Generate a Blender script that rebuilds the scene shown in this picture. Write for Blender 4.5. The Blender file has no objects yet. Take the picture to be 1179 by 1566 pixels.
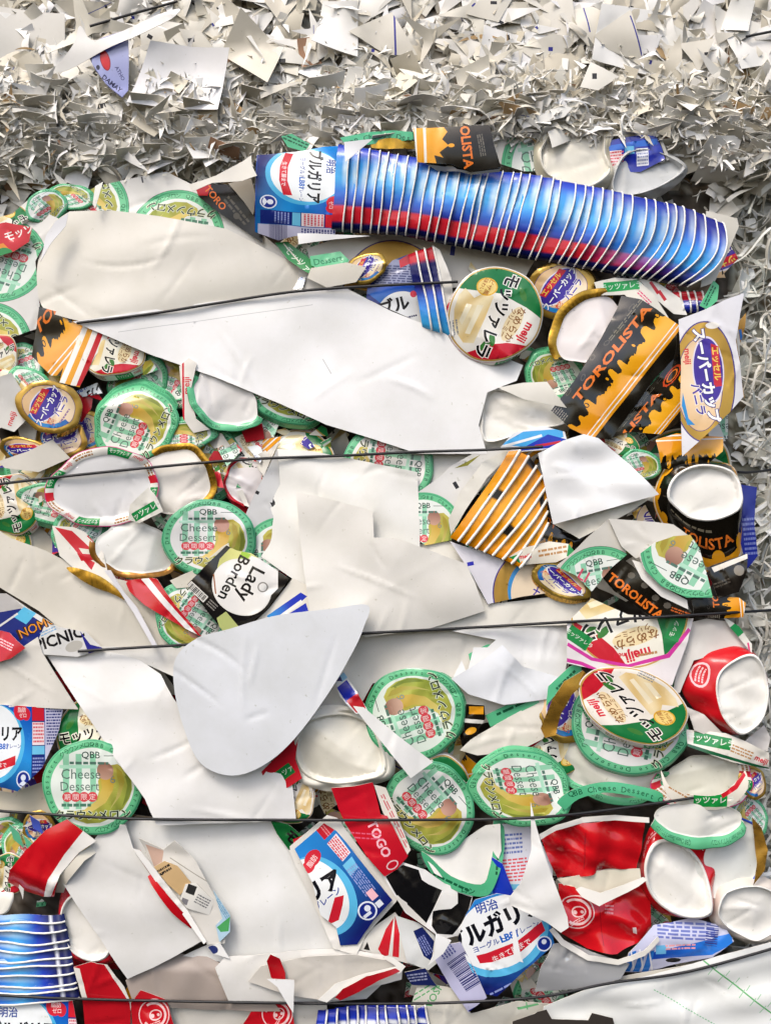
import bpy, math, random
import numpy as np
from mathutils import Vector
from mathutils.geometry import delaunay_2d_cdt
R_ = math.radians
SC = bpy.context.scene
COL = SC.collection
# ------------------------------------------------------------------ camera, sky, sun, exposure
S = 0.00065          # metres per photograph pixel on the bale's face
CX, CY, D = 589.5, 783.0, 1700.0
cam = bpy.data.cameras.new('camera'); camo = bpy.data.objects.new('camera', cam); COL.objects.link(camo)
camo.location = (0, -D*S, 0); camo.rotation_euler = (R_(90), 0, 0)
cam.sensor_fit = 'VERTICAL'; cam.angle_y = 2*math.atan(783.0/D)
cam.clip_start = 0.05; cam.clip_end = 100
SC.camera = camo
wd = bpy.data.worlds.new('World'); SC.world = wd; wd.use_nodes = True
nt = wd.node_tree; bg = nt.nodes['Background']
sky = nt.nodes.new('ShaderNodeTexSky'); sky.sky_type = 'NISHITA'; sky.sun_disc = False
SUN_EL, SUN_AZ = 52.0, -150.0           # the sun stands high behind the photographer's left shoulder, veiled
sky.sun_elevation = R_(SUN_EL); sky.sun_rotation = R_(-150); sky.air_density = 1.0; sky.dust_density = 4.0; sky.ozone_density = 0.6
nt.links.new(sky.outputs[0], bg.inputs[0]); bg.inputs[1].default_value = 0.15
sl = bpy.data.lights.new('sun', 'SUN'); so = bpy.data.objects.new('sun', sl); COL.objects.link(so)
sl.energy = 1.05; sl.angle = R_(18); sl.color = (1.0, 0.97, 0.92)
_el, _az = R_(SUN_EL), R_(SUN_AZ)
_dir = Vector((math.sin(_az)*math.cos(_el), math.cos(_az)*math.cos(_el), math.sin(_el)))   # towards the sun
so.rotation_euler = _dir.to_track_quat('Z', 'Y').to_euler()
SC.view_settings.view_transform = 'Standard'; SC.view_settings.look = 'None'
SC.view_settings.gamma = 1; SC.view_settings.exposure = 0.70; SC.view_settings.use_curve_mapping = False
SC.cycles.max_bounces = 6

rng = np.random.default_rng(7)
random.seed(7)
# ------------------------------------------------------------------ colours and materials
def lin(h, met=0.0):
    h = h.lstrip('#'); c = np.array([int(h[i:i+2], 16) for i in (0, 2, 4)])/255.0
    c = np.where(c <= 0.04045, c/12.92, ((c+0.055)/1.055)**2.4)*0.92
    return np.array([c[0], c[1], c[2], met])
def _mat(name, rough, col=None, spec=0.5, bump=0.15, bscale=900, coat=0.0, dirt=0.10, trans=0.0):
    m = bpy.data.materials.new(name); m.use_nodes = True; n = m.node_tree; b = n.nodes['Principled BSDF']
    geo = n.nodes.new('ShaderNodeNewGeometry'); 
    ns = n.nodes.new('ShaderNodeTexNoise'); ns.inputs['Scale'].default_value = 26; ns.inputs['Detail'].default_value = 6; ns.inputs['Roughness'].default_value = 0.65
    n.links.new(geo.outputs['Position'], ns.inputs['Vector'])
    rp = n.nodes.new('ShaderNodeMapRange'); rp.inputs[1].default_value = 0.3; rp.inputs[2].default_value = 0.7
    rp.inputs[3].default_value = 1.0-dirt; rp.inputs[4].default_value = 1.0
    n.links.new(ns.outputs[0], rp.inputs[0])
    sp = n.nodes.new('ShaderNodeTexNoise'); sp.inputs['Scale'].default_value = 210; sp.inputs['Detail'].default_value = 3
    n.links.new(geo.outputs['Position'], sp.inputs['Vector'])
    sr = n.nodes.new('ShaderNodeMapRange'); sr.inputs[1].default_value = 0.70; sr.inputs[2].default_value = 0.78; sr.inputs[3].default_value = 1.0; sr.inputs[4].default_value = 0.72
    n.links.new(sp.outputs[0], sr.inputs[0])
    mm = n.nodes.new('ShaderNodeMath'); mm.operation = 'MULTIPLY'; n.links.new(rp.outputs[0], mm.inputs[0]); n.links.new(sr.outputs[0], mm.inputs[1])
    mx = n.nodes.new('ShaderNodeMix'); mx.data_type = 'RGBA'; mx.blend_type = 'MULTIPLY'; mx.inputs[0].default_value = 1.0
    cb = n.nodes.new('ShaderNodeCombineColor')
    n.links.new(mm.outputs[0], cb.inputs[0]); n.links.new(mm.outputs[0], cb.inputs[1])
    m2 = n.nodes.new('ShaderNodeMath'); m2.operation = 'POWER'; m2.inputs[1].default_value = 1.3
    n.links.new(mm.outputs[0], m2.inputs[0]); n.links.new(m2.outputs[0], cb.inputs[2])
    if col is None:
        at = n.nodes.new('ShaderNodeAttribute'); at.attribute_name = 'print'
        n.links.new(at.outputs['Color'], mx.inputs[6]); n.links.new(at.outputs['Alpha'], b.inputs['Metallic'])
    else:
        mx.inputs[6].default_value = (*lin(col)[:3], 1)
    n.links.new(cb.outputs[0], mx.inputs[7]); n.links.new(mx.outputs[2], b.inputs['Base Color'])
    rr = n.nodes.new('ShaderNodeMapRange'); rr.inputs[1].default_value = 0.3; rr.inputs[2].default_value = 0.75
    rr.inputs[3].default_value = rough*0.8; rr.inputs[4].default_value = min(1, rough*1.35)
    n2 = n.nodes.new('ShaderNodeTexNoise'); n2.inputs['Scale'].default_value = 60; n2.inputs['Detail'].default_value = 4
    n.links.new(geo.outputs['Position'], n2.inputs['Vector']); n.links.new(n2.outputs[0], rr.inputs[0]); n.links.new(rr.outputs[0], b.inputs['Roughness'])
    b.inputs['Specular IOR Level'].default_value = spec
    if coat: b.inputs['Coat Weight'].default_value = coat; b.inputs['Coat Roughness'].default_value = 0.08
    if trans: b.inputs['Transmission Weight'].default_value = trans
    if bump:
        nb = n.nodes.new('ShaderNodeTexNoise'); nb.inputs['Scale'].default_value = bscale*0.12; nb.inputs['Detail'].default_value = 7; nb.inputs['Roughness'].default_value = 0.55
        n.links.new(geo.outputs['Position'], nb.inputs['Vector'])
        bp = n.nodes.new('ShaderNodeBump'); bp.inputs['Strength'].default_value = bump; bp.inputs['Distance'].default_value = 0.0012
        n.links.new(nb.outputs[0], bp.inputs['Height']); n.links.new(bp.outputs[0], b.inputs['Normal'])
    return m
M = {
 'card':  _mat('printed_card', 0.42, spec=0.4, bump=0.06, dirt=0.10),
 'gloss': _mat('coated_print', 0.22, spec=0.34, bump=0.12, bscale=500, coat=0.12, dirt=0.12),
 'shiny': _mat('glossy_film_print', 0.13, spec=0.5, bump=0.2, bscale=420, coat=0.45, dirt=0.08),
 'matte': _mat('raw_paper', 0.85, spec=0.15, bump=0.12, dirt=0.12),
 'back':  _mat('card_back', 0.6, '#e4e0d6', spec=0.3, bump=0.06),
 'edge':  _mat('cut_edge', 0.8, '#e6e2d8', spec=0.2, bump=0),
 'wire':  _mat('black_wire', 0.45, '#1b1b1e', spec=0.4, bump=0),
}
# ------------------------------------------------------------------ plane art
_glyph = {}
def glyphs(t, b):
    k = (t, b)
    if k not in _glyph:
        c = bpy.data.curves.new('t', 'FONT'); c.body = t; c.size = 1; c.resolution_u = 2; c.offset = b
        o = bpy.data.objects.new('t', c); COL.objects.link(o)
        dg = bpy.context.evaluated_depsgraph_get(); m = o.evaluated_get(dg).to_mesh()
        v = np.array([q.co.xy[:] for q in m.vertices]).reshape(-1, 2); f = [list(p.vertices) for p in m.polygons]
        bpy.data.objects.remove(o); bpy.data.curves.remove(c)
        if len(v): v[:, 0] -= (v[:, 0].min()+v[:, 0].max())/2; v[:, 1] -= (v[:, 1].min()+v[:, 1].max())/2
        _glyph[k] = (v, f)
    return _glyph[k]
def rot2(a): a = R_(a); return np.array([[math.cos(a), -math.sin(a)], [math.sin(a), math.cos(a)]])
class Art:
    """flat print: shapes painted one over the other, y upwards; org turns photograph pixels into local ones"""
    def __init__(s, org=None): s.sh = []; s.org = org
    def c(s, x, y): return np.array((x-s.org[0], s.org[1]-y)) if s.org is not None else np.array((x, y), float)
    def pts(s, p): return np.array([s.c(*q) for q in p])
    def poly(s, p, col): s.sh.append(([s.pts(p)], col)); return s
    def disc(s, x, y, rx, ry=None, ang=0, col='#ffffff', n=56, a0=0, a1=360):
        ry = rx if ry is None else ry
        t = np.radians(np.linspace(a0, a1, n, endpoint=(a1-a0) != 360)); p = np.stack([np.cos(t)*rx, np.sin(t)*ry], 1)@rot2(ang).T
        s.sh.append(([p+s.c(x, y)], col)); return s
    def rect(s, x, y, w, h, ang=0, col='#000000'):
        p = np.array([[-w, -h], [w, -h], [w, h], [-w, h]])/2@rot2(ang).T
        s.sh.append(([p+s.c(x, y)], col)); return s
    def text(s, t, x, y, size, ang=0, col='#000000', b=0.0, sx=1.0, outline=None):
        if outline: s.text(t, x, y, size, ang, outline, b+0.055, sx)
        v, f = glyphs(t, b)
        if len(v):
            p = (v*size*np.array([sx, 1]))@rot2(ang).T+s.c(x, y)
            s.sh.append(([p[g] for g in f], col))
        return s
    def arctext(s, t, x, y, r, size, a0, step, col, b=0.0, inward=False):
        o = s.c(x, y); fs = []
        for i, ch in enumerate(t):
            if ch == ' ': continue
            a = a0-i*step if not inward else a0+i*step
            v, f = glyphs(ch, b)
            if not len(v): continue
            p = (v*size)@rot2(a-90+(180 if inward else 0)).T+np.array([math.cos(R_(a)), math.sin(R_(a))])*r+o
            fs += [p[g] for g in f]
        s.sh.append((fs, col)); return s
    def bars(s, x, y, w, h, ang, n, col, seed=1):
        r = random.Random(seed); e = np.array([1, 0])@rot2(ang).T; o = s.c(x, y); fs = []; q = -w/2
        while q < w/2:
            bw = r.choice([.5, .8, 1.3])*w/n; p = np.array([[q, -h/2], [min(q+bw, w/2), -h/2], [min(q+bw, w/2), h/2], [q, h/2]])@rot2(ang).T+o
            fs.append(p); q += bw+r.choice([.5, .8, 1.1])*w/n
        s.sh.append((fs, col)); return s
    def lines(s, x, y, w, h, ang, n, col, seed=1, th=0.5):
        """small print: rows of word-like dashes"""
        r = random.Random(seed); o = s.c(x, y); fs = []
        for i in range(n):
            yy = h/2-(i+.5)*h/n; q = -w/2; hh = h/n*th
            while q < w/2-w*.04:
                l = min(r.uniform(.06, .22)*w, w/2-q)
                fs.append(np.array([[q, yy-hh/2], [q+l, yy-hh/2], [q+l, yy+hh/2], [q, yy+hh/2]])@rot2(ang).T+o); q += l+w*.035
        s.sh.append((fs, col)); return s
    def put(s, other, x, y, rx, ry=None, rot=0, phi=0, clip=None):
        ry = rx if ry is None else ry
        Mx = rot2(phi)@np.diag([rx, ry])@rot2(rot-phi); Mi = np.linalg.inv(Mx); o = s.c(x, y)
        for fs, col in other.sh:
            c2 = col
            if callable(col): c2 = (lambda P, f=col, Mi=Mi, o=o: f((P-o)@Mi.T))
            s.sh.append(([f@Mx.T+o for f in fs], c2))
        return s
def area(p): x, y = p[:, 0], p[:, 1]; return 0.5*np.sum(x*np.roll(y, -1)-y*np.roll(x, -1))
def densify(p, step):
    o2 = []
    for i in range(len(p)):
        a_, b_ = p[i], p[(i+1) % len(p)]; m_ = max(1, int(math.ceil(np.hypot(*(b_-a_))/step)))
        o2 += [a_+(b_-a_)*j/m_ for j in range(m_)]
    return np.array(o2)
def triangulate(outline, art, base, grid):
    """outline filled with base colour, art painted over and cut to the outline -> verts, tris, corner colours"""
    outline = np.asarray(outline, float)
    if area(outline) < 0: outline = outline[::-1]
    outline = densify(outline, grid*1.3)
    V = [outline]; F = [list(range(len(outline)))]; own = [-1]; n = len(outline)
    lo, hi = outline.min(0), outline.max(0); eps = 2e-6*float((hi-lo).max()); BB = [(lo-1, hi+1)]
    for k, (fs, col) in enumerate(art.sh if art else []):
        for f in fs:
            f = np.asarray(f, float)
            if len(f) < 3 or (f.max(0) < lo).any() or (f.min(0) > hi).any(): continue
            a = area(f); el = np.hypot(*(f-np.roll(f, 1, 0)).T)
            if 2*abs(a)/max(el.max(), 1e-12) < 6*eps or el.min() < eps*1.5: 
                if len(f) > 3 and 2*abs(a)/max(el.max(), 1e-12) > 6*eps: f = f[el >= eps*1.5]
                else: continue
                if len(f) < 3: continue
            if a < 0: f = f[::-1]
            if el.max() > grid*1.7: f = densify(f, grid*1.4)
            BB.append((f.min(0)-eps*5, f.max(0)+eps*5)); V.append(f); F.append(list(range(n, n+len(f)))); n += len(f); own.append(k)
    gx = np.arange(lo[0], hi[0], grid); gy = np.arange(lo[1], hi[1], grid)
    G = np.stack(np.meshgrid(gx, gy), -1).reshape(-1, 2)
    G = G+rng.uniform(-.2, .2, G.shape)*grid
    e0 = outline; e1 = np.roll(outline, -1, 0)-outline; L2 = np.maximum((e1**2).sum(1), 1e-12); dm = np.full(len(G), 1e9)
    for q, e, l in zip(e0, e1, L2):
        t = np.clip(((G-q)@e)/l, 0, 1); w = G-q-t[:, None]*e; dm = np.minimum(dm, (w**2).sum(1))
    G = G[dm > (grid*.4)**2]
    V.append(G); V = np.concatenate(V); BL = np.array([b[0] for b in BB]); BH = np.array([b[1] for b in BB])
    r = delaunay_2d_cdt([Vector(v) for v in V], [], F, 1, eps, True)
    P = np.array([v[:] for v in r[0]]); T = []; K = []
    for f, of in zip(r[2], r[5]):
        if 0 not in of: continue
        if len(of) > 1:
            ce = P[f].mean(0); ia = np.array(of); ia = ia[((ce >= BL[ia]) & (ce <= BH[ia])).all(1)]; top = int(ia.max()) if len(ia) else 0
        else: top = 0
        for j in range(1, len(f)-1):
            T.append((f[0], f[j], f[j+1])); K.append(own[top])
    T = np.array(T); K = np.array(K)
    used, inv = np.unique(T.ravel(), return_inverse=True); P = P[used]; T = inv.reshape(-1, 3)
    C = np.empty((len(T), 3, 4))
    def fill(m, col):
        if callable(col): C[m] = col(P[T[m]].reshape(-1, 2)).reshape(-1, 3, 4)
        else: C[m] = lin(col) if isinstance(col, str) else col
    fill(K == -1, base)
    for k in set(K.tolist())-{-1}: fill(K == k, art.sh[k][1])
    return P, T, C
def grad(c0, c1, d=(0, 1), lo=-1, hi=1, c2=None):
    a, b = lin(c0), lin(c1); c = lin(c2) if c2 else None; d = np.array(d, float)
    def f(P):
        t = np.clip(((P@d)-lo)/(hi-lo), 0, 1)[:, None]
        if c is None: return a*(1-t)+b*t
        return np.where(t < .5, a*(1-2*t)+b*2*t, b*(2-2*t)+c*(2*t-1))
    return f
def radial(c0, c1, x=0, y=0, r0=0, r1=1, c2=None):
    a, b = lin(c0), lin(c1)
    def f(P):
        t = np.clip((np.hypot(P[:, 0]-x, P[:, 1]-y)-r0)/(r1-r0), 0, 1)[:, None]
        return a*(1-t)+b*t
    return f
# ------------------------------------------------------------------ objects
DS = 1.4
def W(px, py, d): k = (D-d)/D; return Vector(((px-CX)*k*S, -d*S, (CY-py)*k*S))
def tag(o, label=None, cat=None, group=None, kind=None):
    if label: o['label'] = label
    if cat: o['category'] = cat
    if group: o['group'] = group
    if kind: o['kind'] = kind
    return o
def meshobj(name, L, T, C, mats, parent=None, k=1.0, thick=0.9, loc=None, midx=None):
    """L: local px (x right, y up, z towards the viewer)"""
    T = np.asarray(T); w = T.shape[1]; L = np.asarray(L, float)
    co = np.stack([L[:, 0]*k, -L[:, 2], L[:, 1]*k], 1)*S; n = len(co); nT = len(T); mi = None
    C = None if C is None else np.asarray(C, float).reshape(nT, w, 4)
    if thick:
        e1 = co[T[:, 1]]-co[T[:, 0]]; e2 = co[T[:, -1]]-co[T[:, 0]]; fn = np.cross(e1, e2); vn = np.zeros_like(co)
        for j in range(w): np.add.at(vn, T[:, j], fn)
        vn /= np.maximum(1e-20, np.linalg.norm(vn, axis=1))[:, None]; low = co-vn*thick*S
        E = np.stack([T, np.roll(T, -1, 1)], -1).reshape(-1, 2); key = E[:, 0]*n+E[:, 1]; rk = E[:, 1]*n+E[:, 0]; B_ = E[~np.isin(key, rk)]
        rv = np.unique(B_); mp = np.zeros(n, int); mp[rv] = np.arange(len(rv)); q = len(rv)
        co = np.concatenate([co, low, co[rv], low[rv]]); r0, r1 = 2*n, 2*n+q
        R_f = np.stack([r0+mp[B_[:, 1]], r0+mp[B_[:, 0]], r1+mp[B_[:, 0]], r1+mp[B_[:, 1]]], 1)
        loops = np.concatenate([T.ravel(), (T[:, ::-1]+n).ravel(), R_f.ravel()]); tot = np.concatenate([np.full(2*nT, w), np.full(len(R_f), 4)])
        mi = np.concatenate([np.zeros(nT), np.ones(nT), np.full(len(R_f), 2)]).astype(np.int32)
        if C is not None: C = np.concatenate([C.reshape(-1, 4), np.tile(np.array([.76, .74, .70, 0]), (len(loops)-T.size, 1))])
    else: loops = T.ravel(); tot = np.full(nT, w)
    me = bpy.data.meshes.new(name)
    me.vertices.add(len(co)); me.vertices.foreach_set('co', co.astype(np.float32).ravel())
    me.loops.add(len(loops)); me.loops.foreach_set('vertex_index', loops.astype(np.int32))
    me.polygons.add(len(tot)); me.polygons.foreach_set('loop_start', np.concatenate([[0], np.cumsum(tot)[:-1]]).astype(np.int32))
    me.polygons.foreach_set('loop_total', tot.astype(np.int32))
    me.polygons.foreach_set('use_smooth', np.ones(len(tot), bool))
    for m in mats: me.materials.append(M[m] if isinstance(m, str) else m)
    if mi is not None: me.polygons.foreach_set('material_index', mi)
    me.update(calc_edges=True)
    if C is not None:
        a = me.color_attributes.new('print', 'FLOAT_COLOR', 'CORNER'); a.data.foreach_set('color', np.asarray(C, np.float32).ravel())
    o = bpy.data.objects.new(name, me); COL.objects.link(o)
    if parent is not None: o.parent = parent
    if loc is not None: o.location = loc
    return o
def waves(P, seed, amp, wl=110.0):
    r = np.random.default_rng(seed); z = np.zeros(len(P))
    for i in range(5):
        a = r.uniform(0, 2*np.pi); f = 2*np.pi/(wl*r.uniform(.5, 1.6)); z += np.sin(P@np.array([np.cos(a), np.sin(a)])*f+r.uniform(0, 6.28))*r.uniform(.4, 1)
    return z*amp/2.2
def crumple(P, seed, slope, n=5, rad=70.0):
    r = np.random.default_rng(seed+91); z = np.zeros(len(P)); 
    for i in range(n):
        a = r.uniform(0, 2*np.pi); u = P@np.array([np.cos(a), np.sin(a)])-r.uniform(-rad, rad)
        z += (np.sqrt(u*u+1.5)-rad*.6)*slope*r.uniform(-1, 1)
    return z
def zfun(P, seed=0, tilt=(0, 0), bend=(), fold=(), wav=2.0, wl=110.0, cr=0.03, ncr=5, rad=70.0, cap=7.0):
    """bend: (angle, amount px at 100 px, offset); fold: (angle, offset, slope beyond it)"""
    z = P[:, 0]*tilt[0]+P[:, 1]*tilt[1]
    for a, c, o in bend:
        u = P@np.array([math.cos(R_(a)), math.sin(R_(a))])-o; z = z-c*(u/100)**2
    for a, o, sl in fold:
        u = P@np.array([math.cos(R_(a)), math.sin(R_(a))])-o; z = z+sl*np.maximum(0, u)
    w = 0
    if wav: w = w+waves(P, seed, wav, wl)
    if cr: w = w+crumple(P, seed, cr, ncr, rad)
    return z+cap*np.tanh(w/cap)
def creases(P, sd, n, amp, lo, hi, ln_max, wmin=2.6):
    r = np.random.default_rng(sd+7); z = np.zeros(len(P))
    for _ in range(n):
        q = np.array([r.uniform(lo[0], hi[0]), r.uniform(lo[1], hi[1])]); an = r.uniform(0, 6.28); ln = r.uniform(.25, 1)*ln_max; hh = r.uniform(.3, 1)*amp*r.choice([-1, 1]); w = r.uniform(1, 1.8)*wmin
        e = np.array([math.cos(an), math.sin(an)]); t = np.clip((P-q)@e, -ln, ln); dd = np.hypot(*(P-q-t[:, None]*e-np.stack([-e[1]*t*t, e[0]*t*t], 1)*r.uniform(-.003, .003)).T)
        z = z+hh*np.exp(-(dd/w)**2)*(1-(t/ln)**2*.9)
    return z
def catmull(p, n=7, closed=True):
    p = np.asarray(p, float); N = len(p); out = []
    for i in range(N if closed else N-1):
        a, b, c, d = (p[(i-1) % N], p[i], p[(i+1) % N], p[(i+2) % N]) if closed else (p[max(i-1, 0)], p[i], p[i+1], p[min(i+2, N-1)])
        for t in np.linspace(0, 1, n, endpoint=False):
            out.append(0.5*((2*b)+(-a+c)*t+(2*a-5*b+4*c-d)*t*t+(-a+3*b-3*c+d)*t**3))
    if not closed: out.append(p[-1])
    return np.array(out)
def roughen(p, amp, step=9):
    p = np.asarray(p, float); out = []
    for i in range(len(p)):
        a, b = p[i], p[(i+1) % len(p)]; L = np.hypot(*(b-a)); n = max(1, int(L/step)); nrm = np.array([-(b-a)[1], (b-a)[0]])/max(L, 1e-6)
        for j in range(n):
            t = j/n; q = a+(b-a)*t
            if j: q = q+nrm*rng.normal(0, amp)
            out.append(q)
    return np.array(out)
_sd = [100]
def sheet(name, label, cat, pts, d, col='#e6e3dc', art=None, sm=0, mat='card', g=7.0, rough=0.1, group=None, thick=0.9, parent=None, org=None, back='back', seed=None, **zk):
    pts = np.asarray(pts, float); d = d*DS
    c = org if org is not None else (pts.min(0)+pts.max(0))/2
    if sm: pts = catmull(pts, 6)
    loc = pts-c; loc[:, 1] *= -1
    if not sm: loc = roughen(loc, rough)
    A = None
    if art: A = Art(org=c); art(A)
    big = max(np.ptp(loc[:, 0]), np.ptp(loc[:, 1])) > 120 and mat == 'card'
    if big: g = min(g, 4.2)
    if mat == 'shiny': g = min(g, 4.5)
    P, T, C = triangulate(loc, A, col, g)
    _sd[0] += 1; sd = seed if seed is not None else _sd[0]
    z = zfun(P, sd, **zk)
    if big:
        z = z+creases(P, sd, int(4+np.ptp(loc, 0).max()/60), 1.7, loc.min(0), loc.max(0), 75)
    elif mat in ('gloss', 'shiny') and np.ptp(loc, 0).max() > 45: z = z+creases(P, sd, 5 if mat == 'gloss' else 9, 1.5 if mat == 'gloss' else 2.2, loc.min(0), loc.max(0), 38)
    k = (D-d)/D
    o = meshobj(name, np.column_stack([P, z]), T, C, [mat, back, 'edge'], parent, k, thick, W(c[0], c[1], d)-(parent.location if parent is not None else Vector()))
    if parent is None: tag(o, label, cat, group)
    elif label: o['label'] = label
    return o
def thing(name, label, cat, x, y, d, group=None):
    o = bpy.data.objects.new(name, None); COL.objects.link(o); o.location = W(x, y, d*DS); o.empty_display_size = 0.01
    return tag(o, label, cat, group)
# ------------------------------------------------------------------ the printed designs, each in its own unit space
KK = 'クラウンメロン'
def melon_art(text=True):
    a = Art(); a.disc(0, 0, 1.02, col='#58b583', n=72)
    a.disc(0, 0, .985, col='#3f9a6f', n=72); a.disc(0, 0, .965, col='#6cc491', n=72)
    a.disc(0, 0, .825, col='#e9eee8', n=60)
    for x in (-.52, -.27, .02): a.rect(x, .12, .12, 1.15, 0, '#93cfae')
    a.rect(-.1, .42, 1.1, .07, 0, '#b4e2c9')
    # slices of fruit
    def flesh(P):
        t = np.clip((P[:, 0]*.75-P[:, 1]*.65+.45)/1.1, 0, 1)[:, None]; s = (np.sin(P[:, 0]*17+P[:, 1]*9)*.5+.5)[:, None]
        return (lin('#dcc05c')*(1-t)+lin('#a3ac4a')*t)*(.84+.25*s)
    fl = [(.20, .36), (.36, .46), (.52, .48), (.66, .36), (.76, .15), (.785, -.08), (.74, -.26), (.62, -.46), (.42, -.62), (.16, -.74), (-.1, -.76), (-.34, -.66), (-.42, -.5), (-.1, -.46), (.08, -.3), (.14, -.1), (.12, .12)]
    a.poly(fl, flesh)
    a.poly([(.22, .34), (.38, .38), (.46, .2), (.42, -.08), (.28, -.32), (.02, -.5), (-.25, -.56), (-.1, -.42), (.12, -.26), (.2, -.02), (.18, .18)], grad('#e5cf78', '#c39a2e', (.5, .8), -.4, .4))
    a.poly([(.5, .4), (.6, .3), (.64, .08), (.56, -.2), (.38, -.44), (.12, -.62), (.34, -.5), (.48, -.25), (.54, .02), (.5, .22)], grad('#e8da8c', '#a8983a', (.5, .8), -.4, .4))
    a.poly([(.66, .3), (.75, .1), (.77, -.1), (.7, -.3), (.6, -.42), (.66, -.2), (.69, 0), (.66, .16)], '#7d8a3a')
    a.disc(.27, .34, .17, .19, 10, grad('#c9a08c', '#96695a', (0, 1), .15, .5), 24)
    if text:
        a.text('QBB', -.02, .66, .2, 0, '#2f4a40', .012); a.rect(.42, .66, .34, .014, 0, '#2f4a40')
        a.lines(-.02, .5, .86, .07, 0, 1, '#56776a', 3, .8)
        a.text('Cheese', -.22, .27, .29, 0, '#5b7068', 0, .92); a.text('Dessert', -.24, .02, .27, 0, '#5b7068', 0, .92); a.text('6', .42, .16, .24, 0, '#7a8a80')
        for i, ch in enumerate('期間限定'):
            a.disc(-.5+i*.17, -.2, .105, col='#dc4a55', n=14)
        for i, ch in enumerate('期間限定'): a.text(ch, -.5+i*.17, -.2, .14, 0, '#f6e6e4')
        a.lines(-.32, -.37, .6, .08, 0, 1, '#4f7f6a', 5, .8)
        a.text(KK, .0, -.57, .22, 0, '#1c2a22', .018, outline='#dfe5c8')
    a.arctext('QBB Cheese Dessert '+KK+' QBB Cheese Dessert '+KK+' ', 0, 0, .893, .125, 90, 360/52, '#1d5b3e', .006)
    return a
def mozz_art():
    a = Art(); a.disc(0, 0, 1.02, col='#e9e6dc', n=64); a.disc(0, 0, .98, col='#c6a152', n=64); a.disc(0, 0, .95, col='#f1eee0', n=64)
    t = np.radians(np.linspace(112, 262, 26)); p = [(.95*math.cos(q), .95*math.sin(q)) for q in t]; a.poly(p+[(-.25, -.6), (-.42, -.1), (-.42, .5)], '#1d7a40')
    t = np.radians(np.linspace(-8, 72, 16)); p = [(.95*math.cos(q), .95*math.sin(q)) for q in t]; a.poly(p+[(.42, .52), (.62, .2)], '#cc2233')
    def ch(P):
        s = (np.sin(P[:, 1]*13+P[:, 0]*4)*.5+.5)[:, None]; return lin('#e2c583')*(1-s)+lin('#f5e6b8')*s
    a.poly([(-.3, -.2), (.2, -.14), (.72, -.1), (.8, -.3), (.62, -.62), (.3, -.82), (0, -.88), (-.2, -.82), (-.1, -.55), (-.3, -.4)], ch)
    a.poly([(-.05, -.3), (.6, -.26), (.62, -.36), (.0, -.42)], '#f8efcd'); a.poly([(.05, -.52), (.5, -.5), (.45, -.6), (.08, -.64)], '#f8efcd')
    for x, y, r_ in ((.5, .2, 30), (.66, .12, -20), (-.62, .32, 50)): a.disc(x, y, .15, .065, r_, '#3f7f3a', 12)
    a.disc(-.42, -.42, .19, .22, 20, '#e8b63c', 20); a.disc(-.42, -.42, .16, .19, 20, '#f7dc86', 20); a.text('ピザ風', -.42, -.38, .12, 0, '#a8561e', .01); a.text('味わい', -.42, -.5, .1, 0, '#a8561e', .01)
    a.text('モッツァレラ', .0, .05, .36, 6, '#141414', .03, .86, outline='#f7f4ea')
    a.text('meiji', .06, .72, .26, 0, '#d7263a', .035, .9)
    a.disc(.02, .42, .4, .16, 0, '#efdcae', 24); a.text('なめらか', .02, .48, .2, 3, '#8b5a2a', .02); a.text('クリーミー', .04, .33, .13, 3, '#8b5a2a', .012)
    a.lines(.62, -.62, .3, .2, 40, 3, '#8a8f94', 9, .5)
    return a
def ice_art():
    a = Art(); a.disc(0, 0, 1.03, col='#3b3285', n=64); a.disc(0, 0, 1.0, col=lambda P: lin('#c09a45', .55)*(1+.12*np.sin(P[:, :1]*7+P[:, 1:]*3)), n=64)
    a.disc(0, 0, .80, col='#3b3285', n=56); a.disc(0, 0, .785, col=radial('#f6e4c8', '#e2bd8d', .2, -.3, .1, 1), n=56)
    t = np.radians(np.linspace(150, 258, 20)); a.poly([(.785*math.cos(q), .785*math.sin(q)) for q in t]+[(.70*math.cos(q)+.03, .68*math.sin(q)+.05) for q in t[::-1]], grad('#2b8ed2', '#1c4fa0', (1, 0), -.8, 0))
    a.disc(.02, .12, .74, .42, 0, '#e9e4f2', 30); a.disc(.02, .12, .70, .38, 0, '#46339c', 30)
    a.poly([(-.55, .4), (.5, .48), (.58, .26), (-.5, .2)], '#cc2b3c'); a.text('エッセル', -.05, .34, .22, 4, '#f4d25e', .02)
    a.text('スーパーカップ', .02, .05, .245, 5, '#ffffff', .03, .95, outline='#2c2380')
    a.text('バニラ', .22, -.28, .27, 5, '#4634a4', .03, outline='#f8f0e4'); a.text('超', -.46, -.32, .26, 0, '#d04a2a', .03)
    a.lines(0, -.55, .7, .1, 0, 1, '#8d6a9a', 3)
    return a
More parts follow.
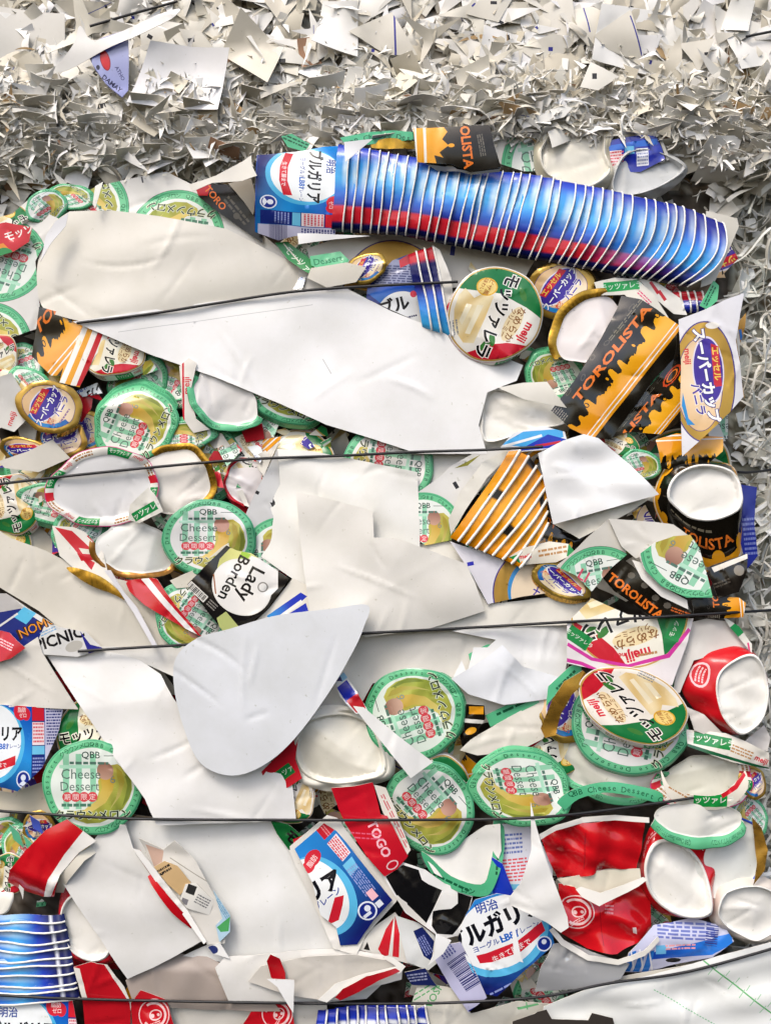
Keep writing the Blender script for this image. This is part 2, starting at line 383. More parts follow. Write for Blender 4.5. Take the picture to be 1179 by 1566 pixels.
def yog_art(full=True):
    """x -1..1 by y -.75..1; white disc with lettering on blue, red tab and fine print to the right"""
    a = Art()
    a.poly([(-1.6, -1), (2.1, -1), (2.1, 1.1), (-1.6, 1.1)], grad('#101c66', '#2391dd', (.35, 1), -1.0, 1.0, c2='#1650b8'))
    a.disc(-.1, .05, .84, .86, 0, '#53b7e6', 40); a.disc(-.12, .1, .76, .80, 0, '#eef3f6', 40)
    a.text('明治', -.42, .62, .22, 0, '#1d3f96', .02); a.text('ブルガリア', -.10, .28, .34, 0, '#10131c', .04, .92); a.text('ヨーグルト', -.32, .0, .13, 0, '#16389a', .012); a.text('LB81', .12, -.0, .17, 0, '#1b66c4', .03); a.text('プレーン', .43, .0, .11, 0, '#16389a', .01)
    a.poly([(-.72, -.22), (-.3, -.32), (.1, -.32), (.5, -.2), (.5, -.4), (.1, -.5), (-.3, -.5), (-.72, -.4)], '#cf2233'); a.text('生きて腸まで', -.1, -.4, .12, 0, '#f4e6e6', .01)
    a.disc(.62, .75, .19, .2, 0, '#d42a3c', 18); a.disc(.78, .68, .12, .14, 0, '#d42a3c', 14); a.text('脂肪', .66, .78, .12, 0, '#f6dede', .01); a.text('ゼロ', .68, .66, .11, 0, '#f6dede', .01)
    a.rect(1.12, .05, .36, 1.9, 0, '#1a2a78'); a.rect(1.12, .76, .34, .44, 0, '#cd2434'); a.rect(1.12, .26, .34, .5, 0, '#eedfe4'); a.lines(1.12, .28, .3, .46, 0, 6, '#d55a68', 4, .55)
    a.rect(1.12, -.1, .34, .18, 0, '#6fc2e8'); a.lines(1.12, -.42, .3, .36, 0, 5, '#8d9bd4', 6, .5)
    a.disc(.72, -.72, .19, col='#dfe6f4', n=18); a.disc(.72, -.72, .16, col='#1c2f8a', n=18); a.disc(.72, -.68, .07, col='#dfe6f4', n=12); a.poly([(.6, -.82), (.72, -.74), (.84, -.82), (.72, -.86)], '#dfe6f4')
    a.rect(1.56, .05, .5, 2.0, 0, '#c9c8e2'); a.bars(1.56, -.5, .4, .7, 90, 34, '#232a66', 4); a.lines(1.56, .45, .42, .9, 0, 14, '#39407e', 8, .55); a.rect(1.86, .05, .1, 2.0, 0, '#131c58')
    return a
def toro_art():
    """x 0..4.4, y 0..2: black print, melting orange along the foot, lettering"""
    a = Art(); a.poly([(-.3, -.6), (5, -.6), (5, 2.6), (-.3, 2.6)], '#17140f')
    r = random.Random(5)
    for i in range(9):
        x, y = .3+i*.5, 1.95-(i % 3)*.12; a.disc(x, y, .12, .09, i*30, '#4a453e', 9); a.disc(x, y, .08, .05, i*30, '#17140f', 9)
    top = []; x = -.3
    while x < 5:
        w = r.uniform(.14, .3); h = r.uniform(.42, .98); top += [(x, .42), (x+w*.15, h-.08), (x+w*.35, h), (x+w*.65, h), (x+w*.85, h-.1), (x+w, .46)]; x += w+r.uniform(.06, .16); top += [(x-.05, .36)]
    a.poly([(-.3, -.2)]+top+[(5, -.2)], grad('#d8830f', '#f6b31f', (.3, .6), -.2, 1.2))
    for x in (.9, 1.7, 2.7, 3.6): a.disc(x, .72, .06, .14, 8, '#17140f', 12); a.disc(x, .72, .03, .1, 8, '#f2a81c', 10)
    a.rect(2.3, -.22, 6, .05, 0, '#f0ece2'); a.rect(2.3, -.31, 6, .13, 0, '#e79a19'); a.rect(2.3, -.42, 6, .07, 0, '#f0ece2'); a.rect(2.3, -.52, 6, .14, 0, '#e79a19')
    a.text('TOROLISTA', 2.2, 1.32, .56, 0, '#e8792a', .03, .95)
    a.disc(4.1, 1.35, .34, col='#cf4a22', n=10); a.disc(4.1, 1.35, .27, col='#17140f', n=12); a.disc(4.1, 1.35, .21, col='#e8792a', n=12); a.disc(4.1, 1.35, .16, col='#332a20', n=12)
    a.lines(.2, 1.5, .42, .8, 0, 7, '#8e877c', 6, .45); a.lines(3.0, 1.8, 1.2, .2, 0, 2, '#77705f', 7)
    return a
def plain_art(c):
    a = Art()
    for q in (1.0, .985, .965, .94, .91, .87): a.disc(0, 0, q, col=c, n=72)
    return a
PL = {'white': '#eceae5', 'cream': '#e0dccf', 'grey': '#c4c6c6', 'gold': '#c19a3c'}
ART = {'melon': melon_art(), 'mozz': mozz_art(), 'ice': ice_art(), 'yog': yog_art(), 'toro': toro_art(), **{k: plain_art(v) for k, v in PL.items()}}
_disc = {}
def disc_tri(kind):
    if kind not in _disc:
        t = np.linspace(0, 2*np.pi, 72, endpoint=False); o = np.stack([np.cos(t), np.sin(t)], 1)
        _disc[kind] = triangulate(o, ART.get(kind), PL.get(kind, '#e9e7e1'), .075)
    return _disc[kind]
def band_art(kind):
    a = Art(); L = 6.2832
    if kind == 'melon':
        a.rect(L/2, .08, L, .2, 0, '#63bb8a')
        for i in range(4): a.text('QBB Cheese Dessert '+KK, .8+i*1.57, .085, .105, 0, '#17583a', .006, .66)
        a.rect(L/2, .165, L, .012, 0, '#2d6f50')
    elif kind == 'mozz':
        a.rect(L/2, .08, L, .2, 0, '#eeebe3')
        for i in range(4):
            x = i*1.57; a.rect(x+.3, .08, .5, .2, 0, '#1f8a46'); a.text('モッツァレラ', x+.3, .085, .1, 0, '#f0f3ea', .01, .72); a.text('meiji', x+.72, .085, .12, 0, '#d7263a', .02); a.lines(x+1.12, .085, .4, .12, 0, 2, '#a8794a', i, .6)
            if i % 2: a.rect(x+1.4, .08, .22, .2, 0, '#cb2434')
        a.rect(L/2, .165, L, .02, 0, '#d23a86')
    elif kind == 'gold':
        a.rect(L/2, .08, L, .2, 0, lambda P: lin('#c99a35', .75)*(1+.25*np.sin(P[:, :1]*55))); a.rect(L/2, .17, L, .016, 0, '#6a5420')
    elif kind == 'black': a.rect(L/2, .08, L, .2, 0, '#1a1712')
    elif kind == 'brown': a.rect(L/2, .08, L, .2, 0, lambda P: lin('#9a6a2a', .5)*(1+.2*np.sin(P[:, :1]*40)))
    elif kind == 'red': a.rect(L/2, .08, L, .2, 0, '#c8202c')
    elif kind == 'blue': a.rect(L/2, .08, L, .2, 0, '#2a4fc0')
    return a
_band = {}
def band_tri(kind):
    if kind not in _band: _band[kind] = triangulate([(0, 0), (6.2832, 0), (6.2832, .17), (0, .17)], band_art(kind), '#e8e5dc', .055)
    return _band[kind]
LIDCAT = {'melon': ('cheese_cover', 'lid'), 'mozz': ('dessert_cover', 'lid'), 'ice': ('ice_cream_cover', 'lid'), 'white': ('paper_cover', 'lid')}
def lid(label, x, y, rx, ry, kind='melon', rot=0, phi=0, d=30, band=None, arc=(0, 360), flare=.8, shift=(0, 0), bh=9, face='out', seed=None, irr=.04, tilt=(0, 0), bend=(), fold=(), wav=2.2, cr=.075, mat='gloss', group=None, dome=0, name=None, cut=None):
    """a round lid pressed into the heap: top disc plus its turned-down skirt.  face 'out' shows the printed top,
    'in' shows the white inside with the printed skirt pushed outwards"""
    _sd[0] += 1; sd = seed or _sd[0]
    nm, cat = LIDCAT.get(kind, ('paper_cover', 'lid')); nm = name or {'melon': 'cheese_cover', 'mozz': 'dessert_cover', 'gold': 'ice_cream_cover', 'brown': 'ice_cream_cover'}.get(band, nm) if face == 'in' else nm
    t = thing(nm, label, cat, x, y, d, group)
    r = np.random.default_rng(sd); ph = r.uniform(0, 6.28, 5)
    if not fold and rx > 40 and r.random() < .7: fold = [(r.uniform(0, 360), r.uniform(.2, .5)*rx, r.uniform(-.45, -.2)), (r.uniform(0, 360), r.uniform(.4, .7)*rx, r.uniform(-.4, .1))]
    def warp(U):
        th = np.arctan2(U[:, 1], U[:, 0]); rr = np.hypot(U[:, 0], U[:, 1])
        f = 1+irr*rr**2*(np.sin(2*th+ph[0])+.8*np.sin(3*th+ph[1])+.5*np.sin(5*th+ph[2])+.3*np.sin(9*th+ph[3]))
        return U*f[:, None]
    Mx = rot2(phi)@np.diag([rx, ry])@rot2(rot-phi)
    def place(U):
        Q = warp(U)@Mx.T
        z = zfun(Q, sd, tilt, bend, fold, wav, 90, cr, 6, 55)
        rr = np.hypot(U[:, 0], U[:, 1]); s = np.clip((rr-.9)/.1, 0, 1)
        z = z+(-1.8*s*s if face == 'out' else 1.2*s*s)+dome*(1-rr*rr)+creases(Q, sd, 6, 2.0, np.array([-rx, -rx]), np.array([rx, rx]), 45)
        return Q, z
    k = (D-d*DS)/D; jit = np.append(r.uniform(.86, 1.0)*r.uniform(.96, 1.04, 3), 1)
    P, T, C = disc_tri(kind); C = C*jit; Q, z = place(P)
    meshobj('lid_top', np.column_stack([Q, z]), T, C, [mat if face == 'out' or kind != 'white' else 'card', 'back', 'edge'], t, k)
    if band:
        P, T, C = band_tri(band)
        sg = 1 if face == 'out' else -1
        cen = P[T].mean(1)[:, 0]; a0, a1 = arc; ang = np.degrees(cen)*sg
        m = ((ang-a0) % 360) <= (a1-a0) if a1-a0 < 360 else np.ones(len(T), bool)
        T = T[m]; C = C[m]; used, inv = np.unique(T.ravel(), return_inverse=True); P = P[used]; T = inv.reshape(-1, 3)
        th = P[:, 0]*sg; U = np.stack([np.cos(th-R_(rot)), np.sin(th-R_(rot))], 1); v = P[:, 1]/.17
        Q, z = place(U); out = Q/np.maximum(1e-6, np.hypot(Q[:, 0], Q[:, 1]))[:, None]
        if face == 'out':
            v1 = 1-v; Q = Q+out*(flare*v1)[:, None]+np.array([shift[0], -shift[1]])*v1[:, None]; z = z-bh*v1-.3
        else:
            Q = Q+out*(flare*v)[:, None]+np.array([shift[0], -shift[1]])*v[:, None]; z = z+bh*v*(1-.75*v)+.3
            z = z+1.2*np.sin(th*9+ph[4])*v
        meshobj('lid_skirt', np.column_stack([Q, z]), T, C, [mat, 'back', 'edge'], t, k)
    return t
def loop_fn(pts, c, smooth=True):
    """closed outline -> function of angle, measured round its own centre"""
    p = np.asarray(pts, float); p = np.stack([p[:, 0]-c[0], c[1]-p[:, 1]], 1)
    if smooth: p = catmull(p, 8)
    m = p.mean(0); q = p-m; th = np.arctan2(q[:, 1], q[:, 0]); rr = np.hypot(q[:, 0], q[:, 1]); o = np.argsort(th); th, rr = th[o], rr[o]
    th = np.concatenate([th-2*np.pi, th, th+2*np.pi]); rr = np.concatenate([rr]*3)
    def f(a):
        a = (np.asarray(a)+np.pi) % (2*np.pi)-np.pi; r = np.interp(a, th, rr); return m+np.stack([np.cos(a)*r, np.sin(a)*r], -1)
    f.m = m
    return f
def cup(name, label, cat, base, rim, d, h, wall='#c8202c', wart=None, L=6.2832, H=1.0, rec=5, lip=.965, bcol='white', seed=None, wav=2, cr=.06, mat='gloss', tilt=(0, 0), group=None, dent=(), rimt=True, bmat='gloss', ba=0, wallwave=3.0):
    """crushed paper cup seen from its closed end: raised footring, recessed base, printed wall falling away to the rim"""
    _sd[0] += 1; sd = seed or _sd[0]
    base = np.asarray(base, float); c = (base.min(0)+base.max(0))/2
    t = thing(name, label, cat, c[0], c[1], d, group); k = (D-d*DS)/D; h = h*DS
    fb = loop_fn(base, c); fr = loop_fn(rim, c)
    P, T, C = disc_tri(bcol)
    th = np.arctan2(P[:, 1], P[:, 0]); rr = np.hypot(P[:, 0], P[:, 1])
    Q = fb.m+(fb(th)-fb.m)*rr[:, None]
    s = np.clip((rr-lip+.05)/.05, 0, 1); s = s*s*(3-2*s); edge = np.clip((rr-.95)/.05, 0, 1)
    z = zfun(Q, sd, tilt, (), dent, wav, 80, cr, 6, 45)-rec*(1-s)-2.0*edge**2+creases(Q, sd, 7, 2.2, Q.min(0), Q.max(0), 40)
    meshobj('cup_base', np.column_stack([Q, z]), T, C, [bmat, 'back', 'edge'], t, k)
    if rim is not None:
        A = Art(); (wart or (lambda a: None))(A)
        P, T, C = triangulate([(0, 0), (L, 0), (L, H), (0, H)], A, wall, L/70)
        a = P[:, 0]/L*2*np.pi+R_(ba); v = P[:, 1]/H; B_, R2 = fb(a), fr(a)
        Q = R2*(1-v)[:, None]+B_*v[:, None]
        z0 = zfun(fb(a), sd, tilt, (), dent, wav, 80, cr, 6, 45)
        z = (z0-2.0)*v+(-h)*(1-v)+np.sin(v*np.pi)*(h*.07+wallwave*np.sin(a*7+sd))
        z = z+creases(Q, sd+3, 9, 2.6, Q.min(0), Q.max(0), 30)*np.sin(v*np.pi)**.5
        meshobj('cup_wall', np.column_stack([Q, z]), T, C, [mat, 'back', 'edge'], t, k)
    return t
def tube(name, pts, rad, mat, parent=None, n=8, k=1.0, loc=None, C=None):
    """pts in local px (x, y up, z)"""
    p = np.asarray(pts, float); tn = np.gradient(p, axis=0); tn /= np.maximum(1e-9, np.linalg.norm(tn, axis=1))[:, None]
    up = np.array([0, 0, 1.0]); b = np.cross(tn, up); b /= np.maximum(1e-9, np.linalg.norm(b, axis=1))[:, None]; u = np.cross(b, tn)
    a = np.linspace(0, 2*np.pi, n, endpoint=False)
    V = (p[:, None]+rad*(b[:, None]*np.cos(a)[None, :, None]+u[:, None]*np.sin(a)[None, :, None])).reshape(-1, 3)
    T = []
    for i in range(len(p)-1):
        for j in range(n):
            a0 = i*n+j; a1 = i*n+(j+1) % n; T.append((a0, a1, a1+n, a0+n))
    cc = None
    if C is not None: cc = np.tile(lin(C) if isinstance(C, str) else C, (len(T), 4, 1))
    return meshobj(name, V, np.array(T), cc, [mat], parent, k, 0, loc)
# rectangular designs are mapped by three photograph points: lower left, lower right, upper left
def quad_put(A, art, ll, lr, ul, x0=-1, x1=1, y0=-1, y1=1):
    a, b, c = A.c(*ll), A.c(*lr), A.c(*ul)
    Mx = np.column_stack([(b-a)/(x1-x0), (c-a)/(y1-y0)]); o = a-Mx@np.array([x0, y0]); Mi = np.linalg.inv(Mx)
    for fs, col in art.sh:
        c2 = col
        if callable(col): c2 = (lambda P, f=col: f((P-o)@Mi.T))
        A.sh.append(([f@Mx.T+o for f in fs], c2))
# ------------------------------------------------------------------ the compacted mass behind everything
def relief(x, y):
    """height of the bale faces in px, as a function of photograph pixels"""
    x = np.asarray(x, float); y = np.asarray(y, float)
    top = np.interp(y, [-400, -120, 0, 70, 125, 160, 190, 225, 262, 300], [10, 12, 20, 26, 32, 41, 39, 33, 23, 6])
    rid = 8*np.sin(x/97.0)+6*np.sin(x/41.0+1)
    top = top+rid*np.exp(-((y-160)/60)**2)
    edge = 248+(x < 430)*40*np.clip((430-x)/200, 0, 1)-(x > 700)*10+(x > 1080)*40
    m = np.clip((edge-y)/34+.5, 0, 1)
    main = -14-28*np.clip((x-1120-10*np.sin(y/60.0))/26, 0, 1)
    return top*m+main*(1-m)
gx, gy = np.meshgrid(np.arange(-320, 1500, 9.0), np.arange(-320, 1890, 9.0))
P = np.stack([gx.ravel()-CX, CY-gy.ravel()], 1)
z = relief(gx.ravel(), gy.ravel())-9+waves(P, 3, 5, 60)+waves(P, 4, 3.5, 22)+rng.normal(0, 1.6, len(P))
nx, ny = gx.shape[1], gx.shape[0]; I = np.arange(nx*ny).reshape(ny, nx)
T = np.stack([I[:-1, :-1], I[1:, :-1], I[1:, 1:], I[:-1, 1:]], -1).reshape(-1, 4)
yy = gy.ravel()[T].mean(1); xx = gx.ravel()[T].mean(1)
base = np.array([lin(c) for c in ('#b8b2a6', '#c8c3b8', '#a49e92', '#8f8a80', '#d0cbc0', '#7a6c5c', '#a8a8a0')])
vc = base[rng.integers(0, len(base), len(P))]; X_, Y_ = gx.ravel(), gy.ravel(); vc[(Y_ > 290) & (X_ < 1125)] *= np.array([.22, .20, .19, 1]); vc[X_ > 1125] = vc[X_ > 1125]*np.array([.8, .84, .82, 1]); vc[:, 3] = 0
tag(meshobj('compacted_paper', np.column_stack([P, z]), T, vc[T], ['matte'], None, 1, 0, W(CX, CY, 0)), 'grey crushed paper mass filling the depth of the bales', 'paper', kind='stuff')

# ------------------------------------------------------------------ offcuts: little curled cards with cut corners
def offcut_shape(r, kind):
    if kind == 'shard':
        n = r.integers(3, 6); a = np.sort(r.uniform(0, 2*np.pi, n)); rad = r.uniform(.5, 1.0, n); p = np.stack([np.cos(a)*rad, np.sin(a)*rad*r.uniform(.35, .9)], 1)
    elif kind == 'spike':            # the concave star left between punched circles
        n = r.integers(3, 5); a = np.linspace(0, 2*np.pi, n, endpoint=False)+r.uniform(-.35, .35, n); q = []
        rad = r.uniform(.65, 1.15, n)
        for i in range(n):
            A_, B_ = a[i], a[(i+1) % n]+(2*np.pi if i == n-1 else 0)
            pa = np.array([np.cos(A_), np.sin(A_)])*rad[i]; pb = np.array([np.cos(B_), np.sin(B_)])*rad[(i+1) % n]
            for t in (0, .2, .4, .6, .8):
                m = pa*(1-t)+pb*t; q.append(m*(1-.62*np.sin(np.pi*t)))
        p = np.array(q)
    elif kind == 'curl':             # thin crescent
        t = np.linspace(0, 1, 8); th = t*r.uniform(.8, 1.6); w = r.uniform(.06, .16)
        o = np.stack([np.sin(th), np.cos(th)], 1); p = np.concatenate([o*1.1, (o*(1.1-w*np.sin(np.pi*t))[:, None])[::-1]]); p -= p.mean(0); p *= 1.4
    elif kind == 'strip':
        w = r.uniform(.05, .12); p = np.array([(-1, -w), (1, -w*.8), (1, w), (-1, w)])
    else: p = np.array([(-1, -.6), (.8, -.8), (1, .5), (-.7, .8)])*r.uniform(.7, 1, (4, 1))
    return p
def offcut_mesh(r, kind):
    p = offcut_shape(r, kind)
    P, T, _ = triangulate(p, None, '#ffffff', .3 if kind != 'strip' else .16)
    a = r.uniform(0, 2*np.pi); u = P@np.array([np.cos(a), np.sin(a)]); v = P@np.array([-np.sin(a), np.cos(a)])
    z = r.uniform(-.5, .5)*u*u+r.uniform(-.25, .25)*u*v+abs(v-.1)*r.uniform(-.5, .5)
    if kind == 'strip': z = .3*np.sin(P[:, 0]*r.uniform(1.5, 5)+r.uniform(0, 6))*r.uniform(.3, 1)
    return np.column_stack([P, z]), T
VAR = {k: [offcut_mesh(rng, k) for _ in range(14)] for k in ('shard', 'spike', 'curl', 'strip', 'flat')}
def rot3(ax, ay, az):
    ca, sa, cb, sb, cg, sg = math.cos(ax), math.sin(ax), math.cos(ay), math.sin(ay), math.cos(az), math.sin(az)
    return np.array([[cg, -sg, 0], [sg, cg, 0], [0, 0, 1]])@np.array([[cb, 0, sb], [0, 1, 0], [-sb, 0, cb]])@np.array([[1, 0, 0], [0, ca, -sa], [0, sa, ca]])
WH = ['#efeeea', '#ecebe8', '#e6e4de', '#e9e6de', '#dfdacd', '#d9d2c2', '#e3dfd5', '#cfc8b8', '#efedea', '#d6d3cc', '#c8c0ae', '#f0eff0', '#bdb7a8', '#e2dccb', '#ddd8cc']
WL = [lin(c) for c in WH]+[lin('#b89a72'), lin('#a8846a')]
def scatter(name, label, n, area_fn, size_fn, kinds, tiltamp, cols, probs=None, zoff=(0, 8), mat='matte', quad=False):
    Vs, Ts, Cs, off = [], [], [], 0
    kk = list(kinds); pk = np.array([kinds[k] for k in kk], float); pk /= pk.sum()
    for _ in range(n):
        x, y = area_fn(); s = size_fn(x, y); kd = kk[rng.choice(len(kk), p=pk)]
        P, T = VAR[kd][rng.integers(14)]; ta = tiltamp(x, y)
        Q = (P*s)@rot3(rng.normal(0, ta), rng.normal(0, ta), rng.uniform(0, 6.28)).T
        h = float(relief(x, y)); Q = Q+np.array([x-CX, CY-y, h+rng.uniform(*zoff)])
        Vs.append(Q); Ts.append(T+off); off += len(Q)
        c = cols[rng.choice(len(cols), p=probs)]; Cs.append(np.tile(c, (len(T), 3, 1)))
    return tag(meshobj(name, np.concatenate(Vs), np.concatenate(Ts), np.concatenate(Cs), [mat, mat, 'edge'], None, 1, .6, W(CX, CY, 0)), label, 'paper', kind='stuff')
pw = np.array([1.0]*15+[.25, .15]); pw /= pw.sum()
def top_area():
    while True:
        x = rng.uniform(-140, 1320); y = rng.uniform(-160, 335)
        if y < 250+(x < 400)*max(0, (400-x)/400)*85+(x > 1090)*70: return x, y
scatter('paper_offcut_mass', 'small pale paper offcuts packed into the bale along the top', 3000, top_area, lambda x, y: rng.uniform(10, 38),
        {'shard': 5, 'spike': 2.5, 'curl': .6, 'strip': .3, 'flat': 3}, lambda x, y: .2+.38*math.exp(-((y-185)/62)**2), WL, pw, (-8, 10))
def ridge_area(): return rng.uniform(-140, 1320), rng.normal(178, 42)
scatter('paper_sliver_mass', 'thin curled white slivers bristling along the ridge of the upper bale', 1900, ridge_area, lambda x, y: rng.uniform(8, 24),
        {'spike': 4, 'curl': 2, 'strip': 1.2, 'shard': 4}, lambda x, y: .5, WL, pw, (-2, 14))
# layers pressed together, seen on their upper edges
_keep = rot3
def rot3(ax, ay, az): return _keep(0.9+ax*.5, ay*.35, 0)@_keep(0, 0, az*0+ay*.4)
scatter('pressed_paper_layers', 'pale paper layers squashed flat under the ridge of the upper bale', 1500, lambda: (rng.uniform(-140, 1320), rng.normal(222, 34)), lambda x, y: rng.uniform(12, 38),
        {'shard': 3, 'flat': 3, 'curl': 2}, lambda x, y: .5, WL, pw, (-4, 12))
rot3 = _keep
scatter('white_paper_flakes', 'bright white paper flakes added to lighten the lower slope of the upper bale', 900, lambda: (rng.uniform(-140, 1320), rng.normal(228, 30)), lambda x, y: rng.uniform(8, 26), {'shard': 3, 'spike': 2, 'curl': 2, 'strip': 2}, lambda x, y: .3, [lin('#f0efec'), lin('#eceae2'), lin('#e6e3da')], None, (6, 13))  # bright flakes added to lighten the shaded band under the ridge
# large flat offcuts of the upper bale, each a thing of its own
OFF = []
def flat_offcut(x, y, s, kd, ta, c, marks, lab, grp):
    P, T = VAR[kd][rng.integers(14)]
    h = float(relief(x, y))+rng.uniform(3, 12)
    if marks:
        p = offcut_shape(rng, kd)*s; A = Art()
        for _ in range(rng.integers(1, 4)): A.rect(rng.uniform(-.5, .5)*s, rng.uniform(-.4, .4)*s, rng.uniform(5, 9), rng.uniform(3.5, 5), rng.uniform(0, 180), rng.choice(['#15151a', '#15151a', '#2a2c8c']))
        if rng.random() < .3: A.rect(rng.uniform(-.3, .3)*s, 0, 1.2, s*1.2, rng.uniform(0, 180), '#5a5f9a')
        P2, T, C = triangulate(p, A, c, 6); Q = np.column_stack([P2, zfun(P2, rng.integers(9999), wav=3, wl=60, cr=.1, rad=30)])
    else: Q = P*s; C = np.tile(c, (len(T), 3, 1))
    Q = Q@rot3(rng.normal(0, ta), rng.normal(0, ta), rng.uniform(0, 6.28) if not marks else 0).T
    o = meshobj('paper_offcut', Q, T, C, ['card', 'back', 'edge'], None, 1, .7, W(x, y, h)); tag(o, lab, 'paper', grp)
for i in range(130):
    x = rng.uniform(-40, 1220); y = rng.uniform(-30, 140); big = rng.uniform(40, 90)
    flat_offcut(x, y, big, rng.choice(['shard', 'flat', 'shard', 'spike']), .10, WL[rng.choice(12)]*np.array([.93, .93, .93, 1]), rng.random() < .45,
                'large flat cream paper offcut in the upper part of the shredded bale', 'large offcuts of the upper bale')
for i in range(120):
    x = rng.uniform(-30, 1210); y = rng.normal(165, 28)
    flat_offcut(x, y, rng.uniform(22, 50), rng.choice(['spike', 'shard', 'spike', 'curl']), .55, WL[rng.choice([0, 5, 8, 3, 5, 8, 2])], rng.random() < .1,
                'pointed white paper offcut curling out of the ridge of the shredded bale', 'pointed offcuts on the ridge')
# ------------------------------------------------------------------ shredded strips in the bale on the right
def shred_area():
    while True:
        x = rng.uniform(1105, 1420); y = rng.uniform(270, 1850)
        if x > 1150-20*math.exp(-((y-400)/150)**2)-(y > 1300)*0: return x, y
def ribbons(name, label, n, area_fn, cols, lw=(24, 75), ww=(1.0, 2.6), z0=(-4, 26)):
    Vs, Ts, Cs, off = [], [], [], 0
    for _ in range(n):
        x, y = area_fn(); L = rng.uniform(*lw); w = rng.uniform(*ww); a = rng.normal(.9, .9); m = 12
        t = np.linspace(-1, 1, m); ang = a+t*rng.normal(0, .6)+.3*np.sin(t*4+rng.uniform(0, 6))
        dx = np.cos(ang)*L*2/m; dy = np.sin(ang)*L*2/m; px = np.cumsum(dx); py = np.cumsum(dy); px -= px.mean(); py -= py.mean()
        h = float(relief(x, y))+rng.uniform(*z0)+10*np.sin(t*rng.uniform(1, 3)+rng.uniform(0, 6)); tw = rng.uniform(0, 6)+t*rng.uniform(-2, 2)
        nx_, ny_ = -np.sin(ang)*np.cos(tw), np.cos(ang)*np.cos(tw); nz = np.sin(tw)
        c = np.stack([px+x-CX, py+CY-y, h], 1); o = np.stack([nx_, ny_, nz], 1)*w
        Vs += [c-o, c+o]; T = [(off+i, off+i+1, off+m+i+1, off+m+i) for i in range(m-1)]; off += 2*m; Ts.append(np.array(T)); Cs.append(np.tile(cols[rng.integers(len(cols))], (m-1, 4, 1)))
    return tag(meshobj(name, np.concatenate(Vs), np.concatenate(Ts), np.concatenate(Cs), ['card', 'back', 'edge'], None, 1, .4, W(CX, CY, 0)), label, 'paper', kind='stuff')
GS = [lin(c) for c in ('#d3d6cf', '#c6cac3', '#e2e4e0', '#b9bdb5', '#eeefee', '#eaebea', '#ccd1d4', '#dddbd0')]
def shred_area2():
    x, y = shred_area(); return x, y
ribbons('shredded_paper', 'grey-green shredded paper strips of the bale at the right edge', 1500, shred_area2, GS, ww=(1.0, 3.4))
scatter('torn_paper_mass', 'grey torn scraps among the shredded strips at the right edge', 1500, shred_area, lambda x, y: rng.uniform(8, 30), {'shard': 4, 'flat': 2, 'curl': 1}, lambda x, y: .5, GS, None, (-6, 16))
ribbons('paper_shred_tangle', 'dusty paper slivers tangled under the ridge of the upper bale', 260, lambda: (rng.uniform(-100, 1300), rng.normal(225, 26)), [w*.9 for w in WL], (10, 34), (.8, 2.2), (-2, 14))

# ------------------------------------------------------------------ scraps wedged into the gaps of the main bale
def filler(n):
    kinds = ['melon', 'mozz', 'ice', 'toro', 'yog', 'white', 'red', 'melon', 'mozz', 'melon', 'cream']
    for i in range(n):
        while True:
            x = rng.uniform(-60, 1085); y = rng.uniform(285, 1640)
            if not (y < 330 and (x < 250)): break
        kd = kinds[rng.integers(len(kinds))]
        d = rng.uniform(0, 12); s = rng.uniform(36, 66)
        a = np.sort(rng.uniform(0, 6.28, 6)); p = np.stack([x+np.cos(a)*s*rng.uniform(.7, 1.1, 6), y+np.sin(a)*s*rng.uniform(.5, 1, 6)], 1)
        ro = rng.uniform(0, 360)
        def art(A, kd=kd, x=x, y=y, s=s, ro=ro):
            if kd in ('melon', 'mozz', 'ice'): A.put(ART[kd], x+s*.4, y, 68, 62, ro)
            elif kd == 'toro': A.put(ART['toro'], x-s, y+s*.6, 40, 40, ro*.2)
            elif kd == 'yog': A.put(ART['yog'], x, y, 60, 60, ro)
        sheet('packaging_scrap', 'small crumpled scrap of printed card wedged in a gap between larger pieces', 'scrap', p, d, {'red': '#c01f2c', 'cream': '#c9c2b0'}.get(kd, '#e0ddd4'), art, mat='gloss', g=9, group='scraps wedged in the gaps of the bale', wav=4, cr=.16, ncr=8, rad=40, tilt=rng.normal(0, .1, 2))
filler(210)
def T1(n): return lambda A: None
CREAM, WHITE, GREY = '#dcd7ca', '#e9e8e4', '#ccced0'
def bl(A, pts, col): A.poly(pts, col)
# ================================================================== printed offcut sheets and lids, upper left
def a(A):
    A.disc(272, 360, 72, 70, col='#2a3b34'); A.put(ART['melon'], 272, 360, 70, 68, 172)
    A.disc(128, 318, 70, 68, col='#2a3b34'); A.put(ART['melon'], 128, 318, 68, 66, 100)
    for x, y in ((379, 378), (218, 275)): A.rect(x, y, 2.5, 9, 10, '#4a4a52')
sheet('printed_sheet', 'white sheet printed with two green fruit circles, under the upper left cream card', 'printed card', [(120, 300), (150, 284), (190, 275), (255, 262), (300, 285), (345, 315), (490, 428), (560, 470), (420, 460), (150, 420), (105, 350)], 22, '#dedcd8', a, bend=[(60, 3, 0)], cr=.02)
def a(A):
    A.disc(-4, 396, 77, 66, col='#25362f'); A.put(ART['melon'], -4, 396, 75, 64, 160)
    A.disc(-12, 528, 62, 66, col='#25362f'); A.put(ART['melon'], -12, 528, 60, 64, 130)
sheet('printed_sheet', 'white punched sheet at the left edge with two green rimmed half circles', 'printed card', [(-40, 330), (20, 350), (72, 326), (92, 335), (55, 400), (64, 500), (30, 512), (-40, 530)], 26, '#d9d7d3', a, bend=[(0, 4, 20)])
